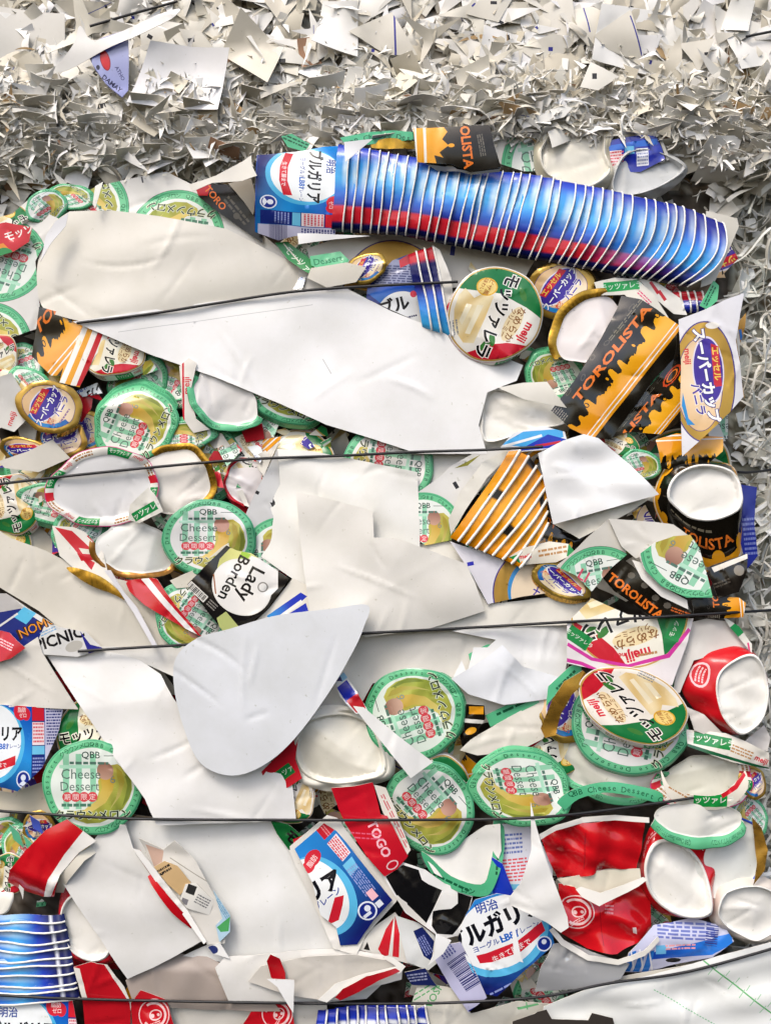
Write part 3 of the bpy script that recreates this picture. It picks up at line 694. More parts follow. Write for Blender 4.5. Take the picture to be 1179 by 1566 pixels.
sheet('printed_sheet', 'small red and orange torn lid piece at the left edge above the punched sheet', 'lid', [(-20, 345), (10, 340), (50, 348), (45, 370), (22, 385), (0, 392), (-20, 400)], 34, '#c9232f', lambda A: (A.text('モッツ', 30, 356, 16, 20, '#f0ece6', .02), A.poly([(-20, 380), (6, 372), (20, 386), (-5, 402), (-20, 402)], '#e08a2a'), A.disc(8, 395, 16, col='#2c8a47')), mat='gloss')
lid('small crushed green lid at the top left, just below the shredded white bale', 72, 316, 34, 24, 'melon', 40, 20, 26, 'melon', (160, 340), cr=.25)
lid('crumpled green fruit lid wedged above the upper edge of the cream card', 108, 302, 40, 20, 'melon', 120, -10, 20, None, cr=.25)
sheet('printed_sheet', 'green and white sliver of lid card at the far left, above the red lid piece', 'printed card', [(-20, 335), (18, 325), (50, 300), (62, 318), (30, 345), (-20, 352)], 30, '#e0dfd8', lambda A: A.put(ART['mozz'], 0, 345, 50, 40, 200), mat='gloss', cr=.15)
tri = sheet('paper_offcut', 'white tapered paper strip standing above the cream card top edge', 'paper', [(142, 312), (146, 285), (158, 278), (152, 300), (146, 318)], 44, '#efede6', cr=.02)
# cream card with rolled left edge
sheet('cream_card', 'large cream card curling up at its left end, above the topmost long wire', 'card', catmull([(104, 320), (74, 342), (55, 388), (52, 430), (62, 468), (105, 486), (140, 492)], 6, False).tolist()+[(330, 464), (524, 440), (490, 420), (420, 384), (345, 348), (240, 329), (170, 320)], 38, '#dedad0', bend=[(8, 4.5, -60), (95, 5.0, 10)], wav=2.4, wl=150, cr=.02, g=8, mat='card')
sheet('paper_offcut', 'pale folded lip of paper at the upper left corner of the cream card', 'paper', [(104, 325), (100, 345), (78, 372), (62, 400), (70, 360), (84, 338)], 50, '#dcdcdf', cr=.04, bend=[(30, 12, 0)])
# black wrapper + stripes under the left end
def a(A): quad_put(A, ART['toro'], (165, 600), (45, 440), (30, 640), 0, 4.4, 0, 2)
sheet('snack_wrapper', 'black and orange drip wrapper pressed under the cream card at the left', 'wrapper', [(62, 470), (135, 490), (160, 510), (120, 575), (80, 575), (50, 545), (58, 500)], 26, '#17140f', lambda A: quad_put(A, ART['toro'], (50, 600), (150, 480), (20, 500), 0, 3, -.2, 2.2), mat='shiny', cr=.2)
def a(A):
    for i, c in enumerate(['#f2efe8', '#e8a01e', '#f2efe8', '#c5222e', '#f2efe8', '#b81f2b', '#efece4']):
        o = i*9; A.poly([(130+o, 490), (140+o, 490), (120+o, 540), (100+o, 590), (90+o, 590), (110+o, 540)], c)
sheet('striped_wrapper', 'orange, white and red striped wrapper edge curving down left of the red dessert lid', 'wrapper', [(128, 490), (165, 494), (168, 515), (145, 545), (122, 592), (92, 585), (98, 560), (118, 520)], 34, '#e8a01e', a, mat='gloss', bend=[(-30, 30, 0)])
lid('red and green dessert lid with black lettering pushed under the diagonal white sheet', 170, 530, 55, 44, 'mozz', 250, -15, 30, 'mozz', (190, 330), shift=(4, 6), cr=.08)
# ------------------------------------------------------------------ left column cluster
for i, q in enumerate([
 ('pale green fruit lid half covered by the diagonal white sheet, left of the open lid', 262, 582, 44, 46, 'melon', 70, 30, 18, 'melon', (80, 250)),
 ('yellow-green fruit lid turned on its side, second lid under the left wrapper stripes', 212, 585, 48, 40, 'melon', 220, 20, 14, 'melon', (20, 160)),
 ('vanilla ice cream lid with a gold skirt at the left, beside the green lid strips', 76, 622, 40, 50, 'ice', 60, 65, 38, 'gold', (-80, 60)),
 ('blue and gold ice cream lid at the left edge below the vanilla lid', 92, 668, 44, 32, 'ice', 20, -20, 24, 'gold', (150, 300)),
 ('crushed green fruit lid at the far left, under the wrapper end', 28, 560, 42, 34, 'melon', 200, 30, 22, 'melon', (200, 350)),
 ('green lid folded double left of the vanilla ice cream lid', 50, 590, 40, 24, 'melon', 300, -40, 30, 'melon', (150, 300)),
 ('white and green dessert lid lying on edge at the left margin', 2, 600, 34, 50, 'mozz', 90, 80, 28, 'mozz', (-60, 90)),
 ('dessert lid with a green moon shape at the left margin below the first wire', -2, 545, 30, 34, 'mozz', 20, 0, 32, None, (0, 360)),
 ('small vanilla ice cream lid crushed under the green fruit lid', 128, 660, 36, 32, 'ice', 100, 10, 16, 'gold', (200, 320)),
 ('green fruit lid edge showing between the two left wires', 60, 712, 52, 32, 'melon', 30, 10, 18, 'melon', (180, 340)),
 ('dessert lid in red and green at the left margin under the second wire', 20, 770, 50, 46, 'mozz', 100, 50, 26, 'mozz', (-100, 60)),
 ('green lid sliver at the left margin above the cream left sheet', 12, 835, 36, 38, 'mozz', 160, 0, 20, 'melon', (20, 120)),
 ('tall narrow green fruit lid at the left, beside the first open lid', 78, 770, 32, 56, 'melon', 75, 80, 30, 'melon', (150, 280)),
 ('golden rimmed lid crushed flat at the left margin, on the second wire', 40, 690, 46, 20, 'ice', 10, -12, 26, 'gold', (180, 350)),
]):
    lid(q[0], q[1], q[2], q[3], q[4], q[5], q[6], q[7], q[8], q[9], q[10], shift=(rng.uniform(-4, 4), 5), cr=.15, wav=3)
sheet('paper_cup', 'grey crumpled paper cup side at the left margin, right of the sideways dessert lid', 'cup', [(-10, 580), (18, 570), (34, 600), (40, 640), (20, 660), (-10, 650)], 40, '#d9d7d2', lambda A: A.text('meiji', 17, 640, 12, 70, '#d7263a', .02), mat='gloss', cr=.2, bend=[(0, 40, 0)])
sheet('paper_scrap', 'grey-white folded paper flap lying on the second wire at the left', 'paper', [(0, 706), (45, 690), (80, 672), (106, 700), (60, 722), (10, 716)], 34, '#d4cfc4', cr=.12)
lid('large green fruit lid with melon slices, left of centre under the diagonal white sheet', 206, 648, 66, 58, 'melon', 68, 10, 34, 'melon', (20, 200), shift=(0, -9), irr=.05, cr=.06)
lid('green fruit lid behind the open white lid, with lettering down its right side', 308, 706, 60, 64, 'melon', 62, 20, 20, 'melon', (-60, 120), shift=(2, -3))
lid('crescent of a green fruit lid above the gold rimmed open lid', 268, 668, 66, 24, 'melon', 95, 6, 30, 'melon', (0, 180), shift=(0, -6))
lid('red and green dessert lid right of the fruit lids, cut by the second wire', 362, 690, 50, 42, 'mozz', 300, -30, 16, 'mozz', (30, 180))
lid('dessert lid showing yellow cheese slices below the diagonal sheet tip', 455, 715, 62, 56, 'mozz', 178, 0, 22, 'mozz', (60, 140), shift=(0, -6))
lid('pale green fruit lid peeping under the lower edge of the diagonal sheet', 446, 596, 66, 52, 'melon', -22, -14, 28, 'melon', (180, 350), shift=(0, 5))
def a(A): A.put(ART['mozz'], 290, 650, 40, 20, 10)
# open lids (white insides)
lid('open lid showing a plain white inside under the diagonal sheet, green lettered skirt below', 345, 608, 52, 38, 'white', 0, -28, 32, 'melon', (140, 330), face='in', flare=11, bh=8, irr=.06)
sheet('lid_skirt', 'white and pink lid skirt standing left of the open lid under the diagonal sheet', 'lid', [(275, 560), (290, 548), (302, 556), (292, 600), (300, 640), (320, 656), (296, 662), (280, 640), (278, 600)], 36, '#e4e0d8', lambda A: (A.rect(281, 600, 3, 90, 0, '#c8283a'), A.text('meiji', 288, 590, 14, 90, '#d7263a', .02)), mat='gloss', cr=.1, bend=[(0, 60, 0)])
lid('open white lid ringed by green blocks and a pink line, on the second wire', 160, 746, 70, 50, 'white', 0, 10, 38, 'mozz', (60, 420), face='in', flare=13, bh=8, irr=.05)
lid('open lid with gold foil skirt on the right side, next to the dessert banded one', 262, 738, 58, 50, 'white', 0, 20, 34, 'gold', (-80, 120), face='in', flare=11, bh=8, irr=.05)
lid('open lid with a brown foil edge below, left of the upright green fruit lid', 206, 838, 54, 42, 'white', 0, -6, 36, 'brown', (170, 380), face='in', flare=9, bh=7, irr=.06)
lid('white inside of an open lid with a pink edge, left of the grey marked sheet', 385, 740, 32, 42, 'white', 0, 60, 18, 'red', (90, 250), face='in', flare=4, bh=5)
sheet('lid_skirt', 'green lettered lid edge strip between the dessert banded and gold open lids', 'lid', [(200, 772), (228, 745), (240, 760), (250, 782), (214, 800), (196, 795)], 46, '#e5e2d8', lambda A: (A.rect(222, 782, 40, 14, 30, '#1f8a46'), A.text('モッツァレラ', 222, 782, 10, 30, '#f0f3ea', .01)), mat='gloss', cr=.1)
lid('upright green cheese dessert lid left of the black pack, lettering readable', 320, 823, 70, 60, 'melon', 0, 0, 44, 'melon', (180, 300), shift=(-2, 3), irr=.02, cr=.04)
lid('narrow green fruit lid leaning at the left of the upright cheese lid cluster', 120, 812, 44, 34, 'melon', 240, 30, 30, 'mozz', (170, 330))
# ------------------------------------------------------------------ diagonal white sheet
sheet('white_sheet', 'very large white sheet lying diagonally under the topmost long wire', 'card', [(112, 492), (330, 460), (524, 438), (600, 476), (700, 516), (800, 558), (790, 582), (745, 600), (732, 650), (745, 694), (640, 694), (560, 668), (500, 650), (430, 618), (330, 577), (230, 542), (160, 512)], 36, '#eeeeee', lambda A: (A.rect(330, 487, 300, .9, 8, '#b9b9bb'), A.rect(500, 560, 1, 26, 30, '#a9a9ab')), bend=[(60, 1.6, 0)], wav=2.2, wl=160, cr=.022, g=9)
# ------------------------------------------------------------------ marked pieces in the upper bale
def a(A):
    t = np.radians(np.linspace(176, 262, 18)); A.poly([(203+66*math.cos(q), 88-66*math.sin(q)) for q in t], '#3a3a58')
    A.poly([(136, 60), (200, 30), (200, 140), (188, 150), (160, 130), (139, 100)], '#3c3c62'); A.poly([(139, 60), (200, 32), (198, 135), (187, 148), (162, 128), (142, 99)], grad('#9aa0d8', '#b9bde4', (0, 1), -50, 40))
    A.poly([(141, 78), (176, 62), (198, 46), (196, 62), (160, 84), (143, 92)], '#8086cc'); A.disc(162, 93, 7.5, 16, 14, '#8c1a24'); A.disc(162, 93, 6.2, 14.5, 14, '#d42a2e')
    A.text('DAMAY', 172, 128, 10, -38, '#2a2a52', .03); A.text('ATHO', 184, 112, 8, -62, '#4a4a7a', .02); A.disc(151, 104, 3, 4, 0, '#22223a', 8)
sheet('lid_scrap', 'lilac quarter lid with a red oval badge, in the shredded bale at top left', 'lid', [(140, 76), (152, 60), (196, 45), (198, 90), (196, 138), (187, 150), (165, 132), (148, 110), (138, 90)], 50, '#9aa0d8', a, mat='gloss', cr=.03, g=5)
sheet('white_scrap', 'long curled white paper tongue lying over the lilac lid quarter at the top left', 'paper', catmull([(48, 108), (85, 96), (112, 66), (122, 38), (140, 60), (175, 52), (225, 28), (272, 8), (262, 26), (215, 52), (160, 76), (100, 104)], 4).tolist(), 56, '#eceae6', bend=[(60, 14, 0)], cr=.04)
for i, (x, y, w, h, an, c) in enumerate([(230, 57, 8, 6, -30, 1), (244, 82, 9, 6, 25, 1), (267, 68, 5, 10, 8, 1), (293, 62, 10, 6, 5, 1), (297, 106, 11, 7, -25, 0), (156, 162, 12, 7, 15, 1), (432, 93, 10, 6, 0, 1), (457, 92, 5, 14, 8, 1), (438, 144, 8, 14, 40, 1), (842, 74, 7, 6, 0, 0), (1080, 83, 8, 5, 0, 1), (908, 118, 7, 9, 0, 1), (755, 3, 10, 5, 0, 1), (897, 30, 2, 42, 12, 0), (972, 55, 2, 62, 18, 0), (604, 50, 3, 90, 2, 0)]):
    s_ = 34 if h < 20 else 46
    an_ = np.sort(rng.uniform(0, 6.28)+np.cumsum(rng.uniform(.7, 2.0, 4))); p = [(x+math.cos(q)*s_*rng.uniform(.5, 1.6), y+math.sin(q)*s_*rng.uniform(.45, 1.0)) for q in an_]
    sheet('paper_offcut', 'flat cream offcut with a small printed register mark, in the upper shredded bale', 'paper', p, 27+rng.uniform(0, 4)+(9 if y > 110 else 0), rng.choice(['#dfdbd0', '#d9d4c8', '#e4e1d8']), lambda A: A.rect(x, y, w, h, an, '#15151c' if c else '#2c2c8c'), group='marked offcuts of the upper bale', cr=.1, bend=[(rng.uniform(0, 180), 25, 0)])
# ================================================================== nested cups
def polyline(pts):
    p = np.asarray(pts, float); s = np.concatenate([[0], np.cumsum(np.hypot(*np.diff(p, axis=0).T))]); s /= s[-1]
    return lambda t: np.stack([np.interp(t, s, p[:, 0]), np.interp(t, s, p[:, 1])], -1)
def stack(name, label, group, A_, B_, n, colfn, d, zr=24, bulge=lambda s: 0, rim=1.7, rimcol='#efede8', cat='cup', wob=1.0, step=5, flip=1, part='cup_wall', tw=1.0, irr=.15):
    d = d*DS; k = (D-d)/D; fa, fb = polyline(A_), polyline(B_); ny = 40; nx = 5
    cut = np.arange(n+1)/n; cut[1:-1] += rng.uniform(-irr, irr, n-1)/n
    for i in range(n):
        s0, s1 = cut[i], cut[i+1]; hz = rng.uniform(-1.5, 1.5); t = np.linspace(0, 1, ny)
        def line(s): a, b = fa(s), fb(s); e = b-a; nn = np.array([-e[1], e[0]])/np.hypot(*e)*flip; return a+(b-a)*t[:, None]+nn*(bulge(s)*np.sin(np.pi*t))[:, None]+nn*(wob*np.sin(t*7+i*1.3)*np.sin(np.pi*t))[:, None]
        c = (fa((s0+s1)/2)+fb((s0+s1)/2))/2
        l0, l1 = line(s0-.25/n), line(s1); V = []
        prof = np.sqrt(np.clip(1-(2*t-1)**2, 0, 1))**.8*zr
        for u in np.linspace(0, 1, nx):
            q = l0*(1-u)+l1*u; z = prof-(1-u)*step+1.6*np.sin(t*9+i*.8)+hz+rng.normal(0, .25, ny)
            V.append(np.column_stack([q[:, 0]-c[0], c[1]-q[:, 1], z]))
        V = np.array(V); T = []; C = []
        for a in range(nx-1):
            for b in range(ny-1):
                T.append((a*ny+b, a*ny+b+1, (a+1)*ny+b+1, (a+1)*ny+b)); C.append([colfn(i, t[q], u_) for q, u_ in ((b, a/4), (b+1, a/4), (b+1, a/4+.25), (b, a/4+.25))])
        o = bpy.data.objects.new(name, None); COL.objects.link(o); o.location = W(c[0], c[1], d); tag(o, label, cat, group)
        T = np.array(T); C = np.array(C); l0_, l1_ = V[0][0]-V[-1][0], V[0][-1]-V[0][0]
        if l1_[0]*-l0_[1]-l1_[1]*-l0_[0] < 0: T = T[:, ::-1]; C = C[:, ::-1]
        meshobj(part, V.reshape(-1, 3), T, np.array(C), ['gloss', 'back', 'edge'], o, k, .8)
        q = V[-1].copy(); q[:, 2] += 1.0*tw; tube('cup_rim', q, rim, M['rim'], o, 6, k)
M['rim'] = _mat('rolled_rim', 0.4, '#efede8', spec=0.4, bump=0)
def ramp(stops):
    ts = [s[0] for s in stops]; cs = np.array([lin(s[1]) for s in stops]); return lambda t: np.array([np.interp(t, ts, cs[:, j]) for j in range(4)])
r_left = ramp([(0, '#1b2a98'), (.1, '#2448c0'), (.22, '#2f8fde'), (.42, '#45aef0'), (.56, '#2272d4'), (.68, '#1b3cae'), (.735, '#151c70'), (.74, '#c81f30'), (.90, '#c2202f'), (.905, '#14195c'), (1, '#10143f')])
r_right = ramp([(0, '#0d1270'), (.2, '#142090'), (.34, '#2058c4'), (.52, '#2b93e2'), (.68, '#2f9fe8'), (.82, '#1c3caa'), (.92, '#11174f'), (1, '#0b0d30')])
def cf(i, t, u):
    s = np.clip((i-25)/10, 0, 1); c = r_left(t)*(1-s)+r_right(t)*s
    w = np.clip(1-abs(t-(.30+.08*math.sin(i*.9)))/.24, 0, 1)*(u > .55)*(1-s*.4)      # the pale disc's edge of each print
    return c*(1-w*.8)+lin('#d6ecf8')*w*.8
stack('yogurt_cup', 'blue yogurt cup nested in the long stack across the top, only its edge strip showing', 'cups nested in the long blue stack',
      [(518, 220), (583, 231), (640, 241), (700, 251), (760, 261), (800, 265), (849, 273), (900, 284), (948, 294), (1000, 305), (1050, 318), (1104, 340)],
      [(507, 354), (570, 357), (620, 361), (680, 373), (750, 386), (775, 391), (831, 400), (872, 407), (916, 415), (965, 424), (1005, 431), (1050, 439)], 38, cf, 44, 18, bulge=lambda s: -24*max(0, s-.45)/.55, rim=1.25, step=3, irr=.28)
sheet('paper_cup', 'cream paper cup wall curling out at the right end of the long blue stack', 'cup', [(1080, 322), (1128, 333), (1131, 345), (1112, 390), (1092, 432), (1070, 440)], 40, '#dedad0', bend=[(-20, 30, -10)], cr=.05)
# the first cup of the stack with its print
def a(A):
    quad_put(A, ART['yog'], (395, 205), (388, 372), (545, 218), -1.15, 1.95, -1.0, 1.15)
sheet('yogurt_cup', 'leftmost blue cup of the long stack with its white disc and lettering readable', 'cup', [(393, 236), (430, 232), (470, 226), (514, 216), (524, 222), (512, 356), (450, 357), (424, 362), (388, 350)], 52, '#1a50b8', a, mat='gloss', g=6, bend=[(85, 30, 0)], wav=2.5, wl=60, cr=.07)
# ================================================================== top middle and right
def a(A): quad_put(A, ART['toro'], (640, 180), (636, 262), (770, 190), -.1, 3, -.55, 2.5)
sheet('snack_wrapper', 'small black and orange drip wrapper lying across the upper edge of the blue stack', 'wrapper', [(632, 193), (690, 192), (748, 190), (756, 225), (766, 256), (720, 262), (690, 250), (638, 246)], 66, '#17140f', lambda A: (A.poly([(625, 185), (690, 185), (690, 250), (625, 250)], '#eba31d'), A.rect(650, 220, 4, 70, 2, '#efece2'), A.rect(636, 220, 3, 70, 2, '#efece2'),
   A.poly([(674, 185), (684, 200), (676, 212), (686, 222), (672, 232), (678, 240), (664, 236), (668, 250), (780, 270), (780, 185)], '#17140f'), A.text('TOLISTA', 713, 218, 20, -84, '#e8792a', .03), A.lines(736, 222, 34, 10, -80, 3, '#6b665c'), A.disc(690, 222, 5, 3, 0, '#eba31d')), mat='gloss', bend=[(90, 30, 0)], cr=.12)
sheet('snack_wrapper', 'black folded underside strip below the small drip wrapper on the blue stack', 'wrapper', [(636, 240), (690, 246), (762, 252), (764, 264), (720, 268), (700, 262), (668, 260)], 60, '#16130f', None, mat='shiny', cr=.1)
sheet('paper_lid_strip', 'green lettered lid edge strip arching over the top of the blue stack', 'lid', [(520, 212), (560, 203), (600, 199), (632, 202), (632, 214), (600, 216), (560, 222), (528, 222)], 40, '#55b98a', lambda A: A.arctext('QBB Cheese Dessert QBB', 590, 330, 122, 12, 118, 3.4, '#1d5b3e', .01), mat='gloss')
sheet('foil_strip', 'gold foil edge glinting under the green strip above the blue stack', 'foil', [(566, 218), (600, 213), (634, 216), (634, 228), (590, 230), (568, 228)], 36, lambda P: lin('#c99a35', .7)*(1+.2*np.sin(P[:, :1]*.8)), None, mat='gloss', cr=.2)
sheet('paper_lid_strip', 'short green lid strip above the left end of the blue stack', 'lid', [(430, 208), (446, 204), (474, 220), (466, 232), (440, 224)], 40, '#57b98b', lambda A: A.lines(452, 216, 40, 10, -24, 2, '#1d5b3e'), mat='gloss')
sheet('white_scrap', 'white triangular paper scrap pointing down over the first strips of the blue stack', 'paper', [(526, 216), (570, 213), (548, 230), (528, 247)], 78, '#e9ebef', cr=.02)
sheet('white_scrap', 'long thin white triangle of paper along the lower edge of the blue stack', 'paper', [(455, 357), (500, 358), (566, 360), (510, 366), (457, 374)], 72, '#eeeeee', cr=.02)
sheet('white_scrap', 'pale pointed offcut reaching toward the left end of the blue stack', 'paper', [(288, 282), (330, 268), (372, 245), (384, 236), (385, 252), (393, 268), (370, 276), (325, 279), (294, 292)], 58, '#e4e0d6', bend=[(20, 14, 0)], cr=.06)
sheet('snack_wrapper', 'dark wrapper strip slanting down left of the blue stack', 'wrapper', [(298, 284), (345, 282), (372, 300), (400, 345), (402, 372), (370, 350), (335, 325), (305, 302)], 27, '#1a1714', lambda A: (A.poly([(295, 280), (325, 280), (318, 300), (296, 300)], '#b8232c'), A.text('TORO', 330, 303, 15, -50, '#e0702a', .02), A.lines(362, 322, 50, 14, -50, 2, '#5a554c'), A.disc(362, 330, 5, col='#57524a')), mat='gloss', cr=.12)
sheet('paper_scrap', 'grey-brown torn paper strip beside the dark wrapper left of the blue stack', 'paper', [(350, 282), (385, 275), (392, 300), (388, 330), (374, 310)], 30, '#a39b8e', cr=.2)
# sheets below the blue stack
def a(A): A.disc(600, 443, 76, 76, col='#4a3a78'); A.disc(600, 443, 74, 74, col=lin('#c49a48', .4)); A.rect(692, 384, 7, 14, -8, '#2a3390')
sheet('printed_sheet', 'pale punched sheet with a gold arc, just below the blue stack', 'printed card', [(470, 380), (530, 360), (640, 356), (700, 374), (820, 392), (800, 430), (690, 440), (560, 445), (480, 430)], 20, '#d9d6d0', a, cr=.03)
sheet('paper_lid_strip', 'dark green crushed lid edge lying left of the pale gold arc sheet', 'lid', [(420, 370), (440, 368), (462, 385), (480, 400), (482, 424), (462, 412), (440, 396)], 32, '#2d8a4b', lambda A: (A.text('モッツァ', 455, 396, 13, -45, '#dfeee0', .01), A.rect(446, 386, 2, 40, 40, '#e8e4d4')), mat='gloss', cr=.2)
sheet('paper_lid_strip', 'pale green lid skirt pressed flat under the gold arc sheet', 'lid', [(474, 392), (520, 384), (534, 398), (526, 412), (490, 412), (476, 406)], 34, '#6cc394', lambda A: A.text('Dessert', 502, 398, 14, 10, '#2f7d59', .01), mat='gloss', cr=.1)
sheet('card_scrap', 'grey-white folded card under the green skirt, above the wire', 'card', [(476, 410), (530, 402), (560, 410), (545, 432), (500, 440), (470, 425)], 38, '#d5d0c4', cr=.08)
lid('small ice cream lid crushed beside the three striped cup rims', 560, 410, 34, 22, 'ice', 70, 20, 36, None, cr=.12)
# three nested blue cups, crushed
def a(A):
    A.poly([(600, 395), (625, 400), (632, 440), (568, 440)], '#8d93b4'); A.lines(602, 422, 60, 34, -4, 9, '#3c4470', 3, .6); A.bars(600, 404, 50, 0, 0, 10, '#222')
    A.poly([(552, 440), (660, 436), (700, 520), (640, 490), (590, 470)], grad('#3fa0e0', '#1c35a8', (0, 1), -60, 20)); A.disc(616, 488, 42, 42, col='#eef0f2'); A.text('ブル', 603, 466, 24, 15, '#14141c', .04); A.lines(628, 484, 20, 5, 15, 1, '#3a3a60')
    A.poly([(610, 398), (626, 388), (630, 402), (612, 410)], '#c92536'); A.disc(632, 450, 5, col='#d8455a')
sheet('yogurt_cup', 'crushed blue cup with half of its white disc, under the wire right of centre', 'cup', [(600, 398), (626, 388), (640, 430), (650, 470), (668, 510), (640, 492), (598, 474), (560, 456), (562, 438)], 33, '#20307e', a, mat='gloss', bend=[(0, 25, 0)], cr=.08)
def cf2(i, t, u):
    return ramp([(0, '#c41f30'), (.14, '#c41f30'), (.16, '#161c60'), (.45, '#161c60'), (.5, '#2036b0'), (.72, '#2f7fd8'), (1, '#45aee6')])(t)
stack('yogurt_cup', 'blue cup edge strip with red top, one of three crushed together right of centre', 'three striped cup edges below the blue stack', [(624, 388), (662, 377)], [(646, 500), (690, 515)], 3, cf2, 38, 8, rim=1.6)
sheet('cup_edge', 'translucent white cup rim leaning on the three striped blue cup edges', 'cup', [(662, 376), (672, 382), (690, 425), (698, 500), (692, 515), (678, 470)], 40, '#e2dfd8', cr=.04)
lid('large red, white and green mozzarella style dessert lid, centre right, facing outwards', 757, 480, 74, 72, 'mozz', -118, 20, 50, 'mozz', (150, 320), shift=(-3, 3), irr=.015, cr=.05, wav=3)
lid('ice cream lid with purple lettering, tucked behind the upright dessert lid', 858, 442, 50, 46, 'ice', 52, 0, 42, 'gold', (-20, 160), shift=(3, -4), cr=.06)
# top right crushed white cups
def cupc(name, label, pts, d, col, rec=8, **k): return cup(name, label, 'cup', pts, pts_scale(pts, 1.13), d, 14, wall=col, bcol=k.pop('bcol', 'white'), rec=rec, **k)
def pts_scale(p, s, dx=0, dy=0): p = np.asarray(p, float); c = p.mean(0); return (p-c)*s+c+np.array([dx, dy])
cup('paper_cup', 'squashed cream paper cup at the top right above the blue stack', 'cup', [(838, 205), (850, 182), (900, 176), (926, 186), (928, 230), (934, 262), (900, 288), (866, 284), (834, 262), (826, 230)], [(826, 200), (848, 178), (905, 172), (936, 182), (938, 235), (942, 270), (905, 296), (855, 292), (826, 268), (818, 230)], 40, 14, wall='#cfc8b2', bcol='cream', rec=11, cr=.12, dent=[(20, 5, -.25), (130, 10, -.2)])
cup('paper_cup', 'grey shiny cup end lying right of the squashed cream cup', 'cup', [(938, 270), (955, 236), (990, 226), (1030, 240), (1048, 258), (1010, 285), (970, 298), (940, 292)], [(930, 272), (950, 230), (992, 218), (1040, 234), (1056, 258), (1015, 294), (970, 306), (932, 298)], 34, 14, wall='#b9bab8', bcol='grey', rec=9, cr=.08)
def a(A): A.disc(850, 255, 84, 84, col='#2f4a40'); A.put(ART['melon'], 850, 255, 82, 82, 10)
sheet('printed_sheet', 'white sheet with a green lettered arc, left of the squashed cream cup', 'printed card', [(745, 200), (800, 178), (840, 172), (858, 182), (838, 215), (850, 262), (800, 262), (762, 250)], 24, '#d8d5cd', a)
sheet('white_scrap', 'narrow white card tongue above the green lettered arc sheet', 'paper', [(790, 182), (860, 163), (875, 166), (862, 180), (800, 196)], 42, '#e9e8e4', cr=.04)
def a(A): A.rect(965, 222, 80, 9, 8, '#2467d0'); A.rect(940, 245, 22, 30, 4, '#f0dde0'); A.lines(944, 246, 20, 32, 4, 7, '#d8626c'); A.rect(962, 230, 14, 12, 4, '#62b4e2'); A.rect(982, 240, 18, 26, 4, '#e8eaf2'); A.lines(982, 240, 16, 24, 4, 5, '#8890b8')
sheet('yogurt_cup', 'small blue, white and red cup panel at the top right above the grey cup end', 'cup', [(930, 214), (970, 208), (1002, 206), (1012, 228), (1016, 244), (980, 262), (936, 262)], 30, '#2433a4', a, mat='shiny', cr=.1)
sheet('card_scrap', 'dark edged grey card behind the blue panel at the top right', 'card', [(1000, 204), (1010, 210), (1024, 244), (1010, 250), (994, 232)], 28, '#b9b7b0', lambda A: A.rect(1010, 226, 3, 50, 20, '#1c1a20'))
# ================================================================== right side, below the blue stack
def a(A): A.rect(950, 437, 55, 15, 6, '#1f9a4d'); A.text('モッツァレラ', 950, 437, 11, 6, '#d7efe0', .01); A.lines(985, 455, 26, 8, -45, 2, '#d83a72')
sheet('lid_skirt', 'white dessert lid side with a green block, right under the blue stack', 'lid', [(908, 432), (940, 424), (974, 426), (1000, 450), (1032, 500), (1020, 506), (985, 480), (955, 450), (915, 452)], 46, '#e2dfd5', a, mat='gloss', bend=[(60, 20, 0)])
sheet('lid_skirt', 'white lid edge with red flashes slanting under the right end of the blue stack', 'lid', [(975, 426), (1000, 428), (1040, 456), (1050, 482), (1030, 480), (1000, 455)], 42, '#e6e4df', lambda A: (A.rect(1000, 440, 5, 22, 35, '#c52a38'), A.rect(1012, 452, 5, 18, 35, '#c52a38')), mat='gloss')
stack('yogurt_cup', 'red and blue cup edge under the right end of the long stack', 'four cup edges under the right end of the stack', [(1026, 446), (1072, 446)], [(1032, 478), (1078, 478)], 4, lambda i, t, u: ramp([(0, '#c62434'), (.42, '#c62434'), (.45, '#1d2790'), (1, '#2433a8')])(t), 38, 6, rim=1.5)
sheet('paper_lid_strip', 'green lid scrap standing at the right end below the blue stack', 'lid', [(1068, 468), (1092, 428), (1100, 436), (1096, 460), (1080, 474)], 46, '#56b683', lambda A: A.lines(1085, 452, 34, 9, 62, 2, '#1d5b3e'), mat='gloss', cr=.1)
lid('dark green melon lid folded behind the open black cup', 850, 572, 48, 38, 'melon', 200, -15, 36, 'melon', (20, 200), shift=(0, -5), cr=.16, fold=[(50, 5, -.3)])
# gold rimmed opening behind the black wrapper
lid('white inside of a gold rimmed lid tilted behind the black drip wrapper', 905, 505, 60, 44, 'white', 0, 45, 46, 'gold', (60, 220), face='in', flare=10, bh=8, shift=(-4, -3))
def a(A): quad_put(A, ART['toro'], (884, 690), (1062, 462), (834, 636), 0, 4.5, -.35, 2.0)
sheet('snack_cup', 'black cup with melting orange print and slanted orange lettering, open end up left', 'cup', [(842, 628), (880, 580), (918, 520), (945, 470), (952, 450), (980, 458), (1040, 500), (1052, 520), (1034, 545), (1000, 580), (935, 672), (900, 668), (872, 655)], 54, '#17140f', a, mat='shiny', g=6, bend=[(-45, 16, 0)], wav=2.5, cr=.05)
def a(A): quad_put(A, ART['toro'], (960, 720), (1090, 560), (925, 680), 1.8, 5.0, -.4, 1.9)
sheet('snack_cup', 'second black drip cup half hidden behind the first, left of the gold oval sheet', 'cup', [(935, 670), (990, 595), (1036, 540), (1056, 560), (1046, 640), (1012, 664), (960, 660)], 46, '#14110d', a, mat='shiny', bend=[(-45, 14, 0)])
def a(A): quad_put(A, ART['toro'], (1005, 720), (1115, 716), (1003, 656), .4, 3.6, 1.0, -.7)
